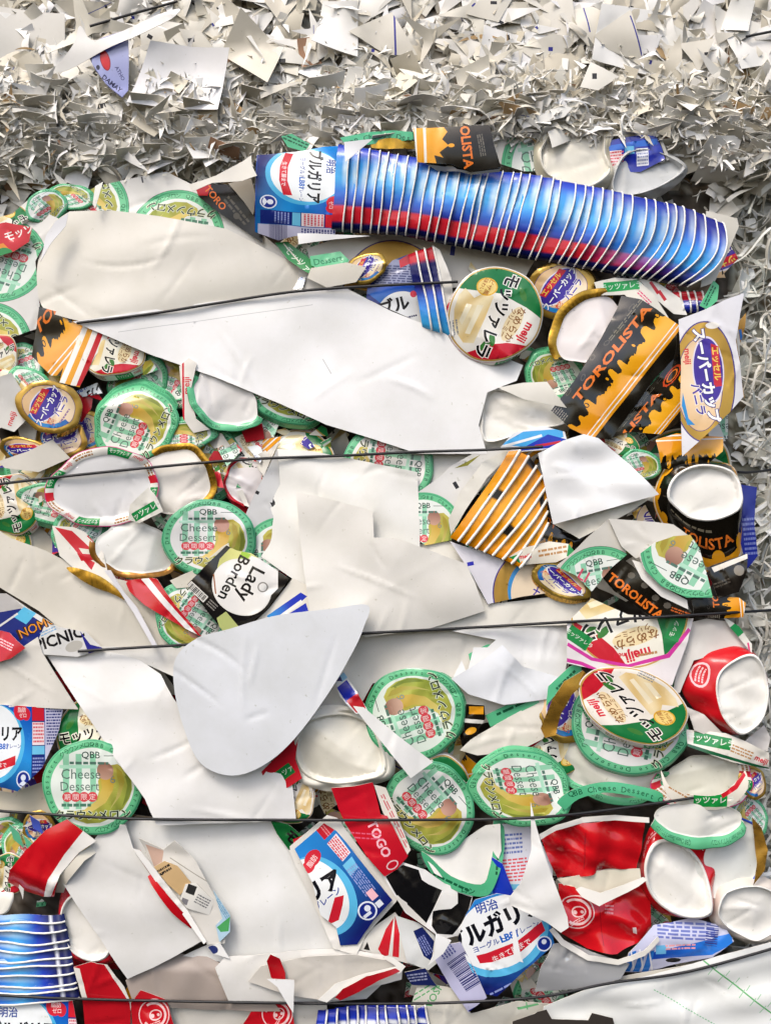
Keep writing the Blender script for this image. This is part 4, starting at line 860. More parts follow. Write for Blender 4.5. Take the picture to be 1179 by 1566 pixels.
sheet('snack_cup', 'black and orange cup strip below the gold oval sheet at the right', 'cup', [(1004, 672), (1036, 662), (1106, 668), (1104, 690), (1080, 712), (1050, 722), (1012, 716)], 50, '#17140f', a, mat='shiny', cr=.14, bend=[(90, 60, 0)])
def a(A):
    A.disc(1076, 584, 49, 93, 0, '#463a86'); A.disc(1076, 584, 47, 91, 0, lambda P: lin('#c7a04a', .45)*(1+.12*np.sin(P[:, :1]*.1+P[:, 1:]*.05))); A.disc(1070, 588, 35, 72, 0, '#3b3285'); A.disc(1070, 588, 34, 71, 0, radial('#f6e4c8', '#e2bd8d', 0, 0, 10, 80))
    A.disc(1083, 566, 24, 52, 5, '#e4def0'); A.disc(1083, 566, 22, 49, 5, '#46339c'); A.poly([(1086, 525), (1098, 530), (1104, 590), (1092, 592)], '#c92c3c'); A.text('エッセル', 1095, 556, 13, -84, '#f4d25e', .03)
    A.text('スーパーカップ', 1080, 574, 21, -80, '#ffffff', .04, 1.0, outline='#2c2380'); A.text('バニラ', 1068, 610, 17, -78, '#4634a4', .03, outline='#f8f0e4'); A.text('meiji', 1050, 545, 13, -86, '#d7263a', .03)
    A.poly([(1044, 600), (1052, 640), (1062, 650), (1050, 650), (1042, 620)], '#2b8ed2'); A.disc(1088, 498, 10, 5, 0, '#f2efe8')
sheet('printed_sheet', 'white card with a tall gold oval and purple lettering at the right edge', 'printed card', [(1038, 488), (1076, 474), (1110, 458), (1136, 449), (1130, 480), (1124, 520), (1132, 560), (1138, 606), (1116, 630), (1080, 664), (1042, 698), (1040, 620), (1042, 560)], 64, '#e4e4ea', a, bend=[(0, 10, 0)], cr=.04, g=6)
sheet('lid_scrap', 'gold and blue lid edge standing behind the gold oval sheet', 'lid', [(1122, 500), (1140, 478), (1138, 500), (1130, 530), (1134, 580), (1138, 610), (1126, 590), (1120, 540)], 50, lin('#b98a3c', .3), lambda A: (A.rect(1128, 520, 5, 50, 10, '#e9e6de'), A.rect(1132, 512, 4, 16, 10, '#2d74c8')), mat='gloss')
# crushed square white cup
cup('paper_cup', 'crushed white square-bottomed cup above the second wire, left of the black cup', 'cup', [(745, 600), (770, 594), (850, 606), (864, 628), (866, 648), (812, 658), (745, 676), (737, 640)], [(738, 592), (770, 586), (856, 598), (872, 628), (874, 656), (812, 668), (742, 688), (730, 640)], 42, 16, wall='#dddad2', bcol='white', rec=10, cr=.12, dent=[(60, 5, -.2), (200, 0, -.15)])
sheet('paper_scrap', 'cream card flap folded over the crushed square white cup', 'card', [(762, 592), (800, 585), (836, 584), (850, 604), (866, 624), (800, 610)], 54, '#e2dfd6', cr=.06, bend=[(90, 40, 0)])
def a(A): A.poly([(765, 680), (800, 660), (860, 655), (862, 668), (810, 684)], '#47a6e4'); A.poly([(790, 690), (838, 664), (868, 672), (850, 684)], '#1c38b4'); A.rect(800, 674, 60, 4, 16, '#eef0f2'); A.rect(838, 679, 40, 4, 10, '#c7263a')
sheet('yogurt_cup', 'flattened blue and white cup lying on the second wire under the square cup', 'cup', [(765, 684), (785, 662), (835, 652), (864, 660), (868, 676), (830, 688), (780, 692)], 50, '#e6e8ec', a, mat='gloss', bend=[(80, 50, 0)])
lid('small green lid under the black drip cups above the round white cup end', 978, 712, 34, 24, 'melon', 20, -10, 42, 'melon', (180, 340))
lid('dessert lid sliver with a brown script, under the slanted black cup', 944, 674, 34, 20, 'mozz', 150, -25, 40, 'mozz', (200, 330), cr=.12)
# nested orange striped cups
def cf3(i, t, u):
    if (math.sin(i*12.9+round(t*9)*78.2)*43758) % 1 > .95 and i not in (0, 7): return lin('#1d1812')
    return ramp([(0, '#d8890f'), (.5, '#eea41e'), (1, '#d4840e')])(t)
stack('snack_cup', 'orange cup edge strip in the fan of nested orange cups right of centre', 'nested orange cup edges', [(778, 690), (800, 688), (820, 712), (836, 740), (838, 800)], [(688, 822), (706, 830), (735, 842), (770, 856), (795, 868)], 8, cf3, 50, 5, bulge=lambda s: 2, rim=2.3, flip=-1, wob=.5, step=1.5)
sheet('snack_cup', 'white side of the first orange striped cup, left of the striped fan', 'cup', [(690, 818), (686, 795), (705, 750), (740, 705), (775, 688), (782, 694), (745, 730), (712, 780)], 46, '#e2dfd6', mat='gloss', bend=[(45, 14, 0)], cr=.04)
def a(A): quad_put(A, ART['toro'], (860, 862), (800, 840), (880, 780), 0, 2.2, -.2, 2.2)
sheet('snack_wrapper', 'black drip printed cup wall under the orange striped fan and the white envelope', 'cup', [(800, 790), (850, 792), (905, 812), (880, 840), (850, 862), (790, 858), (812, 826)], 40, '#17140f', a, mat='shiny')
def a(A): A.text('QBB', 640, 800, 9, 0, '#2f4a40'); A.put(ART['melon'], 648, 812, 58, 58, 0); A.rect(697, 742, 6, 11, 30, '#14141a'); A.rect(703, 768, 6, 9, 25, '#14141a'); A.poly([(695, 716), (735, 695), (715, 712)], '#8d8a30')
sheet('printed_sheet', 'grey-white sheet with two black register marks and a green lid print', 'printed card', [(640, 752), (672, 730), (690, 712), (726, 692), (780, 686), (760, 720), (712, 776), (690, 826), (650, 834), (640, 826)], 36, '#d6d5d2', a)
lid('green cheese lid turned sideways on the second wire in the centre', 593, 712, 71, 66, 'melon', -98, 0, 30, 'melon', (-60, 170), shift=(3, -2), irr=.02, cr=.04)
sheet('white_sheet', 'white paper behind the sideways green lid, above the register mark sheet', 'card', [(640, 694), (720, 690), (735, 694), (690, 716), (650, 752), (630, 740)], 24, '#e2e1dd')
def a(A): A.rect(391, 752, 12, 5, -25, '#14141a'); A.rect(420, 765, 5, 12, -12, '#14141a'); A.poly([(413, 768), (427, 771), (418, 778)], '#14141a'); A.put(ART['melon'], 430, 850, 58, 58, 90)
sheet('printed_sheet', 'grey sheet with black register marks left of the centre white pieces', 'printed card', [(424, 686), (408, 720), (388, 758), (372, 796), (385, 860), (450, 880), (470, 760)], 30, '#c8c9ca', a)
# centre white sheets
sheet('white_sheet', 'big centre white sheet with a folded left edge, under the second wire', 'card', [(424, 686), (480, 690), (530, 700), (638, 722), (641, 780), (642, 836), (620, 930), (560, 970), (475, 950), (468, 900), (396, 850), (412, 770), (428, 740)], 38, '#e8e7e2', bend=[(0, 1.5, 0)], fold=[(180, 60, -.12)], cr=.03, wav=2.5)
sheet('white_sheet', 'front centre cream sheet with a straight corner crease, above the third wire', 'card', [(453, 752), (500, 762), (570, 781), (572, 822), (605, 822), (712, 862), (726, 890), (742, 935), (660, 962), (560, 975), (474, 935), (466, 880), (458, 820)], 47, '#e6e3dc', bend=[(90, 1.5, 0)], fold=[(-60, 30, -.1), (25, 20, .08)], cr=.04, wav=2.5)
sheet('cream_sheet', 'cream card stretching right from the centre sheets to the gold printed sheet', 'card', [(640, 832), (690, 826), (745, 924), (800, 918), (900, 905), (905, 930), (870, 955), (700, 962), (560, 972), (600, 850)], 34, '#e2dfd6', wav=3, cr=.05)
# white envelope like piece
sheet('white_carton', 'glossy white carton flap shaped like an envelope, right of the orange striped cups', 'carton', [(822, 694), (860, 674), (892, 664), (915, 670), (962, 708), (1008, 756), (930, 778), (846, 802), (836, 760)], 62, '#eff0f1', mat='shiny', bend=[(45, 8, 0)], wav=3, wl=70, cr=.05)
sheet('white_carton', 'open cream lower half of the envelope shaped carton', 'carton', [(843, 798), (900, 786), (1004, 757), (960, 785), (925, 803), (886, 824), (866, 812)], 52, '#e3dfd2', cr=.06, fold=[(180, 20, -.3)])
# gold printed sheet with blue mark
def a(A): A.disc(816, 906, 63, 68, 0, '#4a3a8c'); A.disc(816, 906, 61, 66, 0, lin('#c39a48', .35)); A.disc(822, 902, 46, 50, 0, '#3f93d4'); A.disc(824, 906, 43, 48, 0, '#f0dcc0'); A.text('メイ', 826, 902, 14, 10, '#4634a4', .03); A.rect(719, 862, 10, 6, 12, '#2b2cb4')
sheet('printed_sheet', 'white sheet with a small blue mark and gold ringed circle, below the orange striped cups', 'printed card', [(688, 828), (740, 845), (782, 862), (850, 862), (905, 905), (850, 905), (800, 912), (746, 924), (722, 880)], 40, '#e3e1ea', a)
lid('gold edged ice cream lid crushed into a crescent over the gold ring sheet', 858, 888, 50, 24, 'ice', -60, -25, 50, 'gold', (180, 340), shift=(0, 6), cr=.1)
sheet('lid_skirt', 'small curled white and green lid edge above the gold crescent lid', 'lid', [(778, 852), (800, 838), (840, 828), (870, 832), (880, 846), (850, 860), (800, 864)], 54, '#e6e0d2', lambda A: (A.rect(876, 840, 16, 24, -10, '#1f8a46'), A.rect(784, 858, 20, 14, 20, '#1f8a46'), A.text('meiji', 803, 852, 10, 6, '#d7263a', .03), A.lines(845, 843, 44, 14, 10, 2, '#b98a5a')), mat='gloss', bend=[(80, 60, 0)])
# folded printed pieces on the right
def a(A): A.disc(918, 905, 72, 70, 0, '#2f4a40'); A.put(ART['melon'], 918, 905, 70, 68, 10); A.text('LI', 892, 880, 24, -30, '#d0506a', .02)
sheet('printed_sheet', 'pointed sheet with a green printed arc left of the slanted black strip', 'printed card', [(930, 794), (958, 848), (935, 868), (905, 905), (880, 880), (850, 866), (878, 842), (900, 820)], 56, '#cdcac2', a, cr=.03)
sheet('printed_sheet', 'grey folded card corner right beside the pointed green arc sheet', 'card', [(930, 793), (1000, 798), (1030, 802), (1058, 822), (1000, 842), (972, 854), (950, 836)], 60, '#d6d3cc', cr=.02, bend=[(60, 6, 0)])
def a(A): A.disc(1066, 838, 88, 80, 0, '#2f4a40'); A.put(ART['melon'], 1066, 838, 86, 78, 150)
sheet('printed_lid_piece', 'quarter of a green rimmed melon print, below the round white cup end', 'printed card', [(976, 848), (1000, 830), (1030, 820), (1056, 818), (1070, 838), (1080, 872), (1090, 914), (1050, 914), (1010, 896), (984, 870)], 64, '#dad7d0', a, g=5, bend=[(30, 8, 0)])
sheet('white_carton', 'white rounded card edge under the quarter melon print', 'card', [(966, 856), (985, 862), (1010, 895), (1050, 918), (1052, 932), (1010, 912), (980, 885)], 58, '#e8e6e2', cr=.02)
def a(A): quad_put(A, ART['toro'], (900, 905), (1046, 990), (945, 825), .2, 4.6, .2, 2.2); 
sheet('snack_wrapper', 'black wrapper strip with orange lettering slanting down to the third wire at the right', 'wrapper', [(918, 880), (945, 850), (968, 866), (1000, 900), (1050, 924), (1062, 945), (1000, 946), (970, 925), (940, 905)], 56, '#17140f', lambda A: (A.text('TOROLISTA', 972, 912, 19, -38, '#e8792a', .03), [A.disc(x, y, 6, 5, 0, '#5a554d', 8) for x, y in ((965, 880), (985, 895), (1002, 914), (1020, 926))], A.lines(1040, 936, 30, 8, -20, 2, '#c2602a')), mat='shiny', bend=[(50, 25, 0)])
def a(A): quad_put(A, ART['toro'], (1140, 945), (1136, 890), (1080, 945), .2, 2.2, -.5, 2)
sheet('snack_cup', 'orange drip cup end poking out on the right below the round white cup', 'cup', [(1058, 918), (1090, 912), (1130, 914), (1140, 922), (1136, 944), (1100, 946), (1062, 944)], 52, '#1a150e', a, mat='gloss', bend=[(90, 70, 0)])
# round black cup with white end
cup('snack_cup', 'black drip cup with a round shiny white end, at the right edge', 'cup', [(1020, 758), (1030, 730), (1060, 712), (1095, 711), (1125, 724), (1135, 755), (1130, 780), (1095, 796), (1058, 794), (1035, 778)],
    [(1008, 770), (1024, 716), (1060, 704), (1100, 703), (1136, 716), (1144, 770), (1146, 850), (1120, 876), (1080, 872), (1040, 830)], 62, 26, wall='#17140f', wart=lambda a_: (a_.rect(3.14, .12, 6.3, .3, 0, '#eba31d'), [a_.disc(.3+i*.52, .3, .12, .14, 0, '#eba31d', 14) for i in range(12)], a_.rect(3.14, .06, 6.3, .06, 0, '#efe9dc'), a_.text('TOLISTA', 4.72, .56, .30, 0, '#e8792a', .02, 1.1), a_.lines(4.2, .8, 1.4, .1, 0, 1, '#77705f')), rec=9, lip=.93, cr=.03, bcol='white', wallwave=1.0, mat='shiny')
sheet('yogurt_cup', 'dark blue folded cup wall behind the round white cup end', 'cup', [(1130, 740), (1158, 745), (1152, 800), (1158, 850), (1142, 870), (1128, 820)], 40, '#1d2a86', lambda A: A.lines(1146, 820, 20, 60, 5, 8, '#6c78b8'), mat='gloss', cr=.1)
sheet('snack_cup', 'black crushed cup wall with faint emblem below the round white cup end', 'cup', [(1078, 868), (1142, 846), (1140, 875), (1128, 905), (1096, 914)], 50, '#1b1714', lambda A: (A.disc(1128, 872, 8, col='#8a8378'), A.lines(1100, 892, 30, 10, 20, 2, '#4d473f'), A.poly([(1086, 868), (1144, 846), (1144, 853), (1090, 875)], '#e6e0d4')), mat='shiny', cr=.15)
# ================================================================== lower half, left
sheet('cream_sheet', 'large smooth cream card at the left margin sloping down to the third wire', 'card', [(-30, 800), (0, 812), (14, 822), (70, 842), (128, 872), (172, 900), (205, 930), (225, 960), (236, 992), (130, 988), (90, 960), (60, 935), (-30, 880)], 40, '#d5d0c4', bend=[(60, 2.5, 0)], cr=.02, wav=2)
sheet('cream_sheet', 'cream card between the red triangle piece and the third wire', 'card', [(160, 880), (200, 890), (262, 930), (318, 978), (320, 985), (225, 994), (205, 940)], 34, '#d6d0c3', cr=.03)
sheet('foil_strip', 'gold foil crescent curved over the cream card at the left', 'foil', catmull([(102, 868), (125, 870), (155, 882), (180, 902), (192, 918), (172, 908), (145, 898), (118, 882)], 4), 46, lambda P: lin('#c99a35', .7)*(1+.25*np.sin(P[:, :1]*.9)), None, mat='gloss', bend=[(60, 60, 0)], cr=.1, g=4)
def a(A):
    for p, c in (([(84, 806), (110, 812), (150, 850), (140, 872), (112, 838)], '#c4202e'), ([(150, 808), (175, 836), (160, 846), (132, 820)], '#c4202e'), ([(120, 838), (146, 842), (158, 868), (130, 852)], '#d9d4c6'), ([(118, 846), (140, 848), (150, 856), (124, 858)], '#c4202e')): A.poly(p, c)
sheet('paper_cup', 'white cup side with broken red bars, left of the brown edged open lid', 'cup', [(80, 804), (112, 806), (130, 814), (158, 846), (166, 880), (180, 900), (160, 898), (136, 880), (112, 868), (92, 850)], 42, '#e5e1d8', a, mat='gloss', cr=.08)
sheet('paper_cup', 'red cup wall wedge with white stripe, pointing down to the third wire', 'cup', [(188, 888), (232, 884), (240, 886), (268, 925), (308, 975), (284, 962), (220, 925), (196, 905)], 45, '#c11f2c', lambda A: A.poly([(214, 886), (226, 884), (312, 984), (300, 980)], '#e8e6e4'), mat='shiny', cr=.04, bend=[(-45, 20, 0)])
sheet('paper_strip', 'thin white folded paper strip crossing the cream card down to the third wire', 'paper', [(160, 872), (170, 872), (190, 905), (210, 930), (242, 990), (236, 992), (205, 938), (184, 906)], 54, '#e2e0e4', cr=.02, thick=2)
lid('green cheese lid tilted under the red wedge, left of the black pack', 292, 944, 56, 54, 'melon', -125, 30, 40, 'melon', (-30, 150), irr=.04)
def a(A):
    A.poly([(352, 838), (372, 842), (400, 850), (336, 905), (330, 880), (336, 855)], grad('#a8a52e', '#d8d98a', (1, 0), -60, 0)); A.poly([(371, 842), (384, 848), (352, 890), (334, 912), (332, 902), (350, 878)], '#9cc63a')
    A.disc(370, 898, 47, 42, -35, '#e8e6e0'); A.disc(370, 898, 45, 40, -35, '#f0eeea'); A.poly([(352, 888), (385, 850), (425, 865), (425, 900), (410, 915)], '#eeece8')
    A.text('Lady', 380, 893, 30, -118, '#17171a', .02); A.text('Borden', 358, 884, 25, -118, '#17171a', .02); A.disc(402, 898, 8, col='#8d8a85', n=16); A.disc(402, 898, 6, col='#eeece8', n=16)
    A.rect(302, 905, 36, 12, -42, '#dcdad4'); A.bars(302, 905, 32, 9, -42, 26, '#222222', 3); A.poly([(332, 945), (346, 935), (368, 962), (346, 970), (336, 960)], '#b9c27a'); A.rect(329, 893, 2, 30, 6, '#9a5a30')
    A.lines(325, 925, 16, 12, -42, 3, '#8a8680')
sheet('dessert_pack', 'black ice dessert pack with a white lettered medallion and green stripe, above the third wire', 'pack', [(286, 894), (346, 834), (362, 842), (384, 846), (442, 885), (410, 930), (372, 964), (345, 970), (310, 925)], 48, '#131214', a, mat='shiny', bend=[(45, 6, 0)], cr=.03)
sheet('dessert_pack', 'white carton edge along the upper left side of the black pack', 'carton', [(260, 888), (300, 870), (340, 836), (350, 830), (352, 842), (318, 872), (290, 898), (270, 900)], 44, '#d9d4c6', cr=.04)
def a(A):
    A.poly([(408, 942), (460, 906), (470, 912), (440, 938), (420, 952)], grad('#3aa0e4', '#1f34b4', (1, .6), -30, 20)); A.poly([(430, 946), (468, 922), (472, 934), (440, 950)], '#2236b4'); A.rect(444, 932, 44, 5, 36, '#ecebe6')
sheet('yogurt_cup', 'white cup side with two blue bars, right of the black pack', 'cup', [(372, 968), (412, 930), (448, 884), (472, 896), (475, 935), (440, 955), (400, 968)], 43, '#e3dfd5', a, mat='gloss')
# left margin blue carton
def a(A):
    A.poly([(-20, 930), (30, 930), (70, 955), (50, 1000), (30, 990), (-20, 980)], '#1b2a78'); A.poly([(20, 944), (36, 928), (56, 938), (40, 955)], '#58b8e0'); A.poly([(-20, 905), (10, 905), (36, 930), (-20, 940)], '#b9b6b4')
    A.text('NOMU', 57, 958, 22, 25, '#3a2418', .04); A.text('NOMU', 57, 958, 20, 25, '#e8942a', .0); A.lines(75, 965, 26, 8, 25, 2, '#7fa8d0'); A.text('PICNIC', 92, 976, 25, 18, '#15151a', .03)
    A.disc(115, 988, 14, 8, 20, '#b9b6ae'); A.poly([(124, 964), (140, 985), (160, 990), (138, 1000)], '#2a2a88'); A.poly([(-20, 960), (20, 985), (36, 1000), (-20, 1020)], '#b51d2a'); A.rect(10, 950, 40, 3, 35, '#dcdad8')
sheet('drink_carton', 'blue and white drink carton with dark lettering at the left margin', 'carton', [(-20, 908), (8, 908), (50, 935), (90, 958), (134, 966), (160, 992), (120, 1004), (60, 1000), (30, 1010), (-20, 1020)], 44, '#d8d8d6', a, mat='gloss', cr=.08)
sheet('paper_cup', 'red crushed wrapper corner under the drink carton at the left margin', 'cup', [(-20, 962), (14, 968), (42, 990), (20, 1006), (-20, 1018)], 50, '#b51d2a', lambda A: A.lines(8, 985, 30, 12, -20, 3, '#e8b8bc'), mat='gloss', cr=.2)
sheet('white_sheet', 'grey-white card triangle at the left margin above the blue yogurt cup', 'card', [(-30, 1020), (20, 1000), (58, 974), (66, 1000), (120, 1085), (60, 1082), (-30, 1080)], 48, '#d8d4cb', bend=[(30, 4, 0)], cr=.03)
# tall white sheet and neighbours
sheet('white_sheet', 'tall white sheet running from the third wire down to the fourth, left half', 'card', [(58, 992), (110, 990), (165, 998), (210, 1010), (245, 1032), (266, 1068), (290, 1100), (420, 1170), (446, 1200), (452, 1258), (240, 1262), (222, 1222), (176, 1160), (125, 1085), (85, 1030)], 52, '#e9e8e6', bend=[(10, 1.6, -60)], fold=[(100, 60, -.12)], cr=.02, wav=2.5, wl=150)
sheet('paper_scrap', 'white strip of card between the cream card and tall white sheet, on the third wire', 'card', [(120, 988), (240, 990), (290, 985), (280, 1015), (268, 1036), (230, 1018), (170, 1000)], 42, '#e3e1dc')
# big grey-blue pale disc sheet: built after the wires
def a(A): quad_put(A, ART['yog'], (-75, 1212), (78, 1212), (-75, 1072), -1.35, 1.5, -1.0, .98)
sheet('yogurt_cup', 'blue panel with half a white disc at the left margin, below the third wire', 'cup', [(-40, 1074), (0, 1078), (60, 1082), (95, 1086), (88, 1120), (64, 1175), (28, 1210), (-10, 1200), (-40, 1190)], 50, '#1c50b4', a, mat='gloss', bend=[(0, 10, -30)], cr=.04, g=5)
lid('mozzarella style dessert lid under the green cheese lid at the left, white lettering edge', 146, 1126, 62, 62, 'mozz', 4, 0, 44, None, irr=.02)
lid('round green cheese dessert lid crossing the fourth wire at the left', 141, 1204, 75, 74, 'melon', 0, 0, 50, 'melon', (180, 330), shift=(-2, 2), irr=.015, cr=.025, wav=2)
sheet('cream_strip', 'cream folded paper left of the round green cheese lid on the fourth wire', 'card', [(-20, 1205), (20, 1212), (70, 1195), (80, 1235), (95, 1250), (40, 1245), (-20, 1232)], 32, '#d3cbb8', cr=.08)
for i, q in enumerate([((0, 1275), 34, 24, 'melon', 40), ((34, 1300), 30, 40, 'melon', 150), ((60, 1265), 26, 26, 'ice', 0), ((14, 1335), 34, 30, 'mozz', 260), ((-6, 1370), 30, 30, 'white', 0)]):
    lid(['green lid shard lowest layer left of the folded red cup', 'torn green lid leaning against the folded red cup', 'lid scrap with purple print above the folded red cup', 'green and white lid scrap at the left margin by the red cup', 'plain white lid scrap at the left margin above the blue cup stack'][i], q[0][0], q[0][1], q[1], q[2], q[3], q[4], 20, 26+i*2, 'melon' if i < 2 else None, (100, 260), cr=.3, wav=4)
for i in range(9):
    x, y = rng.uniform(-10, 75), rng.uniform(1245, 1385); s = rng.uniform(14, 30); aa = rng.uniform(0, 3.1)
    sheet('card_scrap', 'thin card splinter in the heap at the left margin, above the nested blue cups', 'scrap', [(x-s*math.cos(aa), y-s*math.sin(aa)), (x+4, y-5), (x+s*math.cos(aa), y+s*math.sin(aa)), (x-5, y+5)], rng.uniform(36, 46), rng.choice(['#e2e1dc', '#cfe0d4', '#dcd6cc', '#3a4fae', '#58a884']), mat='gloss', group='splinters at the left margin')
# folded red cup
def a(A): A.poly([(128, 1270), (150, 1290), (118, 1310), (90, 1345), (75, 1375), (62, 1378), (74, 1345), (98, 1308)], '#e8e5e0')
sheet('paper_cup', 'glossy red cup side folded flat with a white rim, left, below the fourth wire', 'cup', [(6, 1352), (12, 1335), (40, 1300), (70, 1270), (102, 1254), (116, 1264), (146, 1288), (120, 1305), (92, 1338), (80, 1375), (60, 1378), (22, 1366), (4, 1356)], 56, '#c21420', a, mat='shiny', bend=[(40, 12, 0), (-50, 8, 0)], cr=.04, fold=[(250, 32, -.5)])
sheet('cup_rim_piece', 'cream rolled cup rim lying right of the folded red cup', 'cup', [(76, 1376), (92, 1340), (122, 1304), (160, 1284), (156, 1300), (130, 1316), (104, 1348), (92, 1372)], 52, '#ddd7c9', cr=.1, bend=[(45, 80, 0)])
# blue stack lower left
def cf4(i, t, u):
    w = max(0, 1-abs(t-.42)/.26)*(u < .55)
    c = ramp([(0, '#15206a'), (.3, '#2a66cc'), (.5, '#4aa8e6'), (.72, '#1d3cb0'), (.85, '#121a5c'), (.86, '#dfe2ee'), (.875, '#dfe2ee'), (.88, '#161d5e'), (.93, '#161d5e'), (.935, '#e2e4ee'), (.95, '#161d5e'), (1, '#161d5e')])(t)
    return c*(1-w*.6)+lin('#cfe6f5')*w*.6
stack('yogurt_cup', 'wavy blue cup edge in the pile of nested cups at the lower left', 'nested blue cups at the lower left', [(-50, 1392), (-50, 1530)], [(98, 1398), (122, 1526)], 10, cf4, 40, 9, bulge=lambda s: 3, rim=1.5, wob=2.4, flip=1, step=3, irr=.25)
def a(A): quad_put(A, ART['yog'], (-60, 1640), (150, 1640), (-60, 1520), -1.5, 1.6, -.6, 1.0)
sheet('yogurt_cup', 'blue cup panel with a white disc at the bottom left corner, under the lowest wire', 'cup', [(-40, 1530), (40, 1528), (112, 1530), (120, 1570), (120, 1640), (-40, 1640)], 44, '#1c50b4', a, mat='gloss', bend=[(90, 8, 20)])
def a(A): A.rect(62, 1400, 2, 20, 0, '#222'); A.bars(70, 1412, 36, 7, 5, 18, '#1b1b22', 5)
cup('paper_cup', 'white oval cup end with a red side at the left, above the nested blue cups', 'cup', [(92, 1410), (100, 1378), (122, 1366), (150, 1385), (170, 1430), (166, 1462), (140, 1472), (108, 1455)], [(84, 1420), (92, 1364), (118, 1352), (158, 1372), (184, 1430), (176, 1474), (140, 1486), (98, 1466)], 40, 12, wall='#b81c2a', rec=8, cr=.04, lip=.94)
# lower centre-left white sheets
sheet('white_sheet', 'very large white sheet below the fourth wire, left of the blue yogurt panel', 'card', [(155, 1262), (240, 1252), (430, 1250), (452, 1300), (472, 1345), (500, 1402), (520, 1448), (560, 1465), (600, 1490), (560, 1530), (440, 1540), (400, 1520), (350, 1475), (280, 1462), (330, 1440), (240, 1330)], 38, '#e4e4e2', bend=[(80, 1.2, 0)], cr=.02, wav=3.5, wl=140, g=8)
sheet('grey_sheet', 'grey-white card panel with a long diagonal cut, lower left', 'card', [(160, 1262), (192, 1262), (205, 1300), (250, 1365), (312, 1440), (270, 1462), (235, 1480), (195, 1498), (150, 1430), (95, 1350), (130, 1305)], 48, '#d8d7d4', bend=[(-40, 3, 0)], cr=.02)
sheet('paper_cup', 'curved red sliver of cup edge lying along the diagonal cut of the grey panel', 'cup', [(198, 1297), (204, 1300), (232, 1340), (262, 1375), (290, 1410), (312, 1442), (290, 1426), (262, 1396), (230, 1352)], 54, '#c2121f', mat='gloss', bend=[(-45, 40, 0)])
sheet('paper_strip', 'white edge strip beside the red sliver, lower left', 'card', [(204, 1296), (216, 1300), (250, 1345), (286, 1392), (316, 1440), (312, 1444), (280, 1400), (240, 1350)], 51, '#eeece8')
# scraps seen in the opening right of the red sliver
sheet('clear_wrapper', 'clear crinkled plastic scrap in the opening beside the red sliver', 'plastic', [(212, 1282), (250, 1300), (268, 1284), (300, 1315), (332, 1372), (350, 1396), (345, 1440), (318, 1442), (280, 1385), (236, 1330)], 44, '#d6d3cc', lambda A: (A.poly([(222, 1292), (250, 1302), (246, 1330), (236, 1328)], '#c8a998'), A.rect(290, 1330, 70, 1.5, -30, '#9c988e')), mat='shiny', cr=.25)
sheet('paper_label', 'small tan paper label with black marks beside the red sliver', 'label', [(236, 1325), (252, 1316), (272, 1324), (292, 1350), (275, 1370), (256, 1352)], 50, '#cfae7e', lambda A: (A.lines(252, 1330, 22, 12, 30, 2, '#2a221a', 4, .6), A.rect(250, 1335, 8, 2, 60, '#2a221a')), cr=.04)
sheet('paper_label', 'white printed label with a small black square beside the tan label', 'label', [(284, 1352), (300, 1350), (328, 1378), (320, 1400), (286, 1388), (276, 1374)], 49, '#dcdad4', lambda A: (A.rect(293, 1360, 14, 14, -20, '#191919'), A.lines(310, 1378, 22, 16, -30, 4, '#6d6d70'), A.rect(283, 1378, 10, 9, -20, '#77757a')))
sheet('plastic_scrap', 'pale blue and green plastic edge right of the small printed label', 'plastic', [(326, 1360), (352, 1400), (352, 1425), (336, 1440), (330, 1415), (340, 1405)], 50, '#a9c6d8', lambda A: (A.poly([(332, 1418), (352, 1402), (350, 1424), (338, 1425)], '#4a9c5a'), A.lines(340, 1390, 34, 8, -58, 3, '#6a9abc')), mat='gloss')
sheet('card_scrap', 'tiny navy blue and white scrap below the clear plastic', 'scrap', [(318, 1448), (336, 1442), (352, 1466), (326, 1458)], 50, '#e2e2e0', lambda A: A.disc(326, 1452, 8, 6, -20, '#1c2a66'))
sheet('shade_toned_card', 'folded card coloured taupe for its shade, under the white sheet, above the lowest wire', 'card', [(192, 1500), (230, 1482), (275, 1463), (315, 1466), (350, 1480), (400, 1508), (430, 1545), (300, 1545), (205, 1535)], 42, '#a0948c', bend=[(90, 5, 0)], fold=[(90, 20, -.5)], cr=.04)  # shadowed card, its shade put into the taupe base colour
def redart(A): pass
sheet('paper_cup', 'red cup wall at the bottom, between the blue pile and the shade-toned card', 'cup', [(112, 1480), (140, 1470), (165, 1475), (190, 1510), (200, 1535), (198, 1590), (130, 1590), (126, 1530)], 46, '#b61622', lambda A: (A.poly([(158, 1470), (166, 1466), (205, 1530), (212, 1590), (204, 1590), (198, 1535)], '#dedad2'), A.poly([(112, 1480), (122, 1482), (134, 1530), (122, 1530)], '#dedad2')), mat='shiny', bend=[(0, 20, 0)])
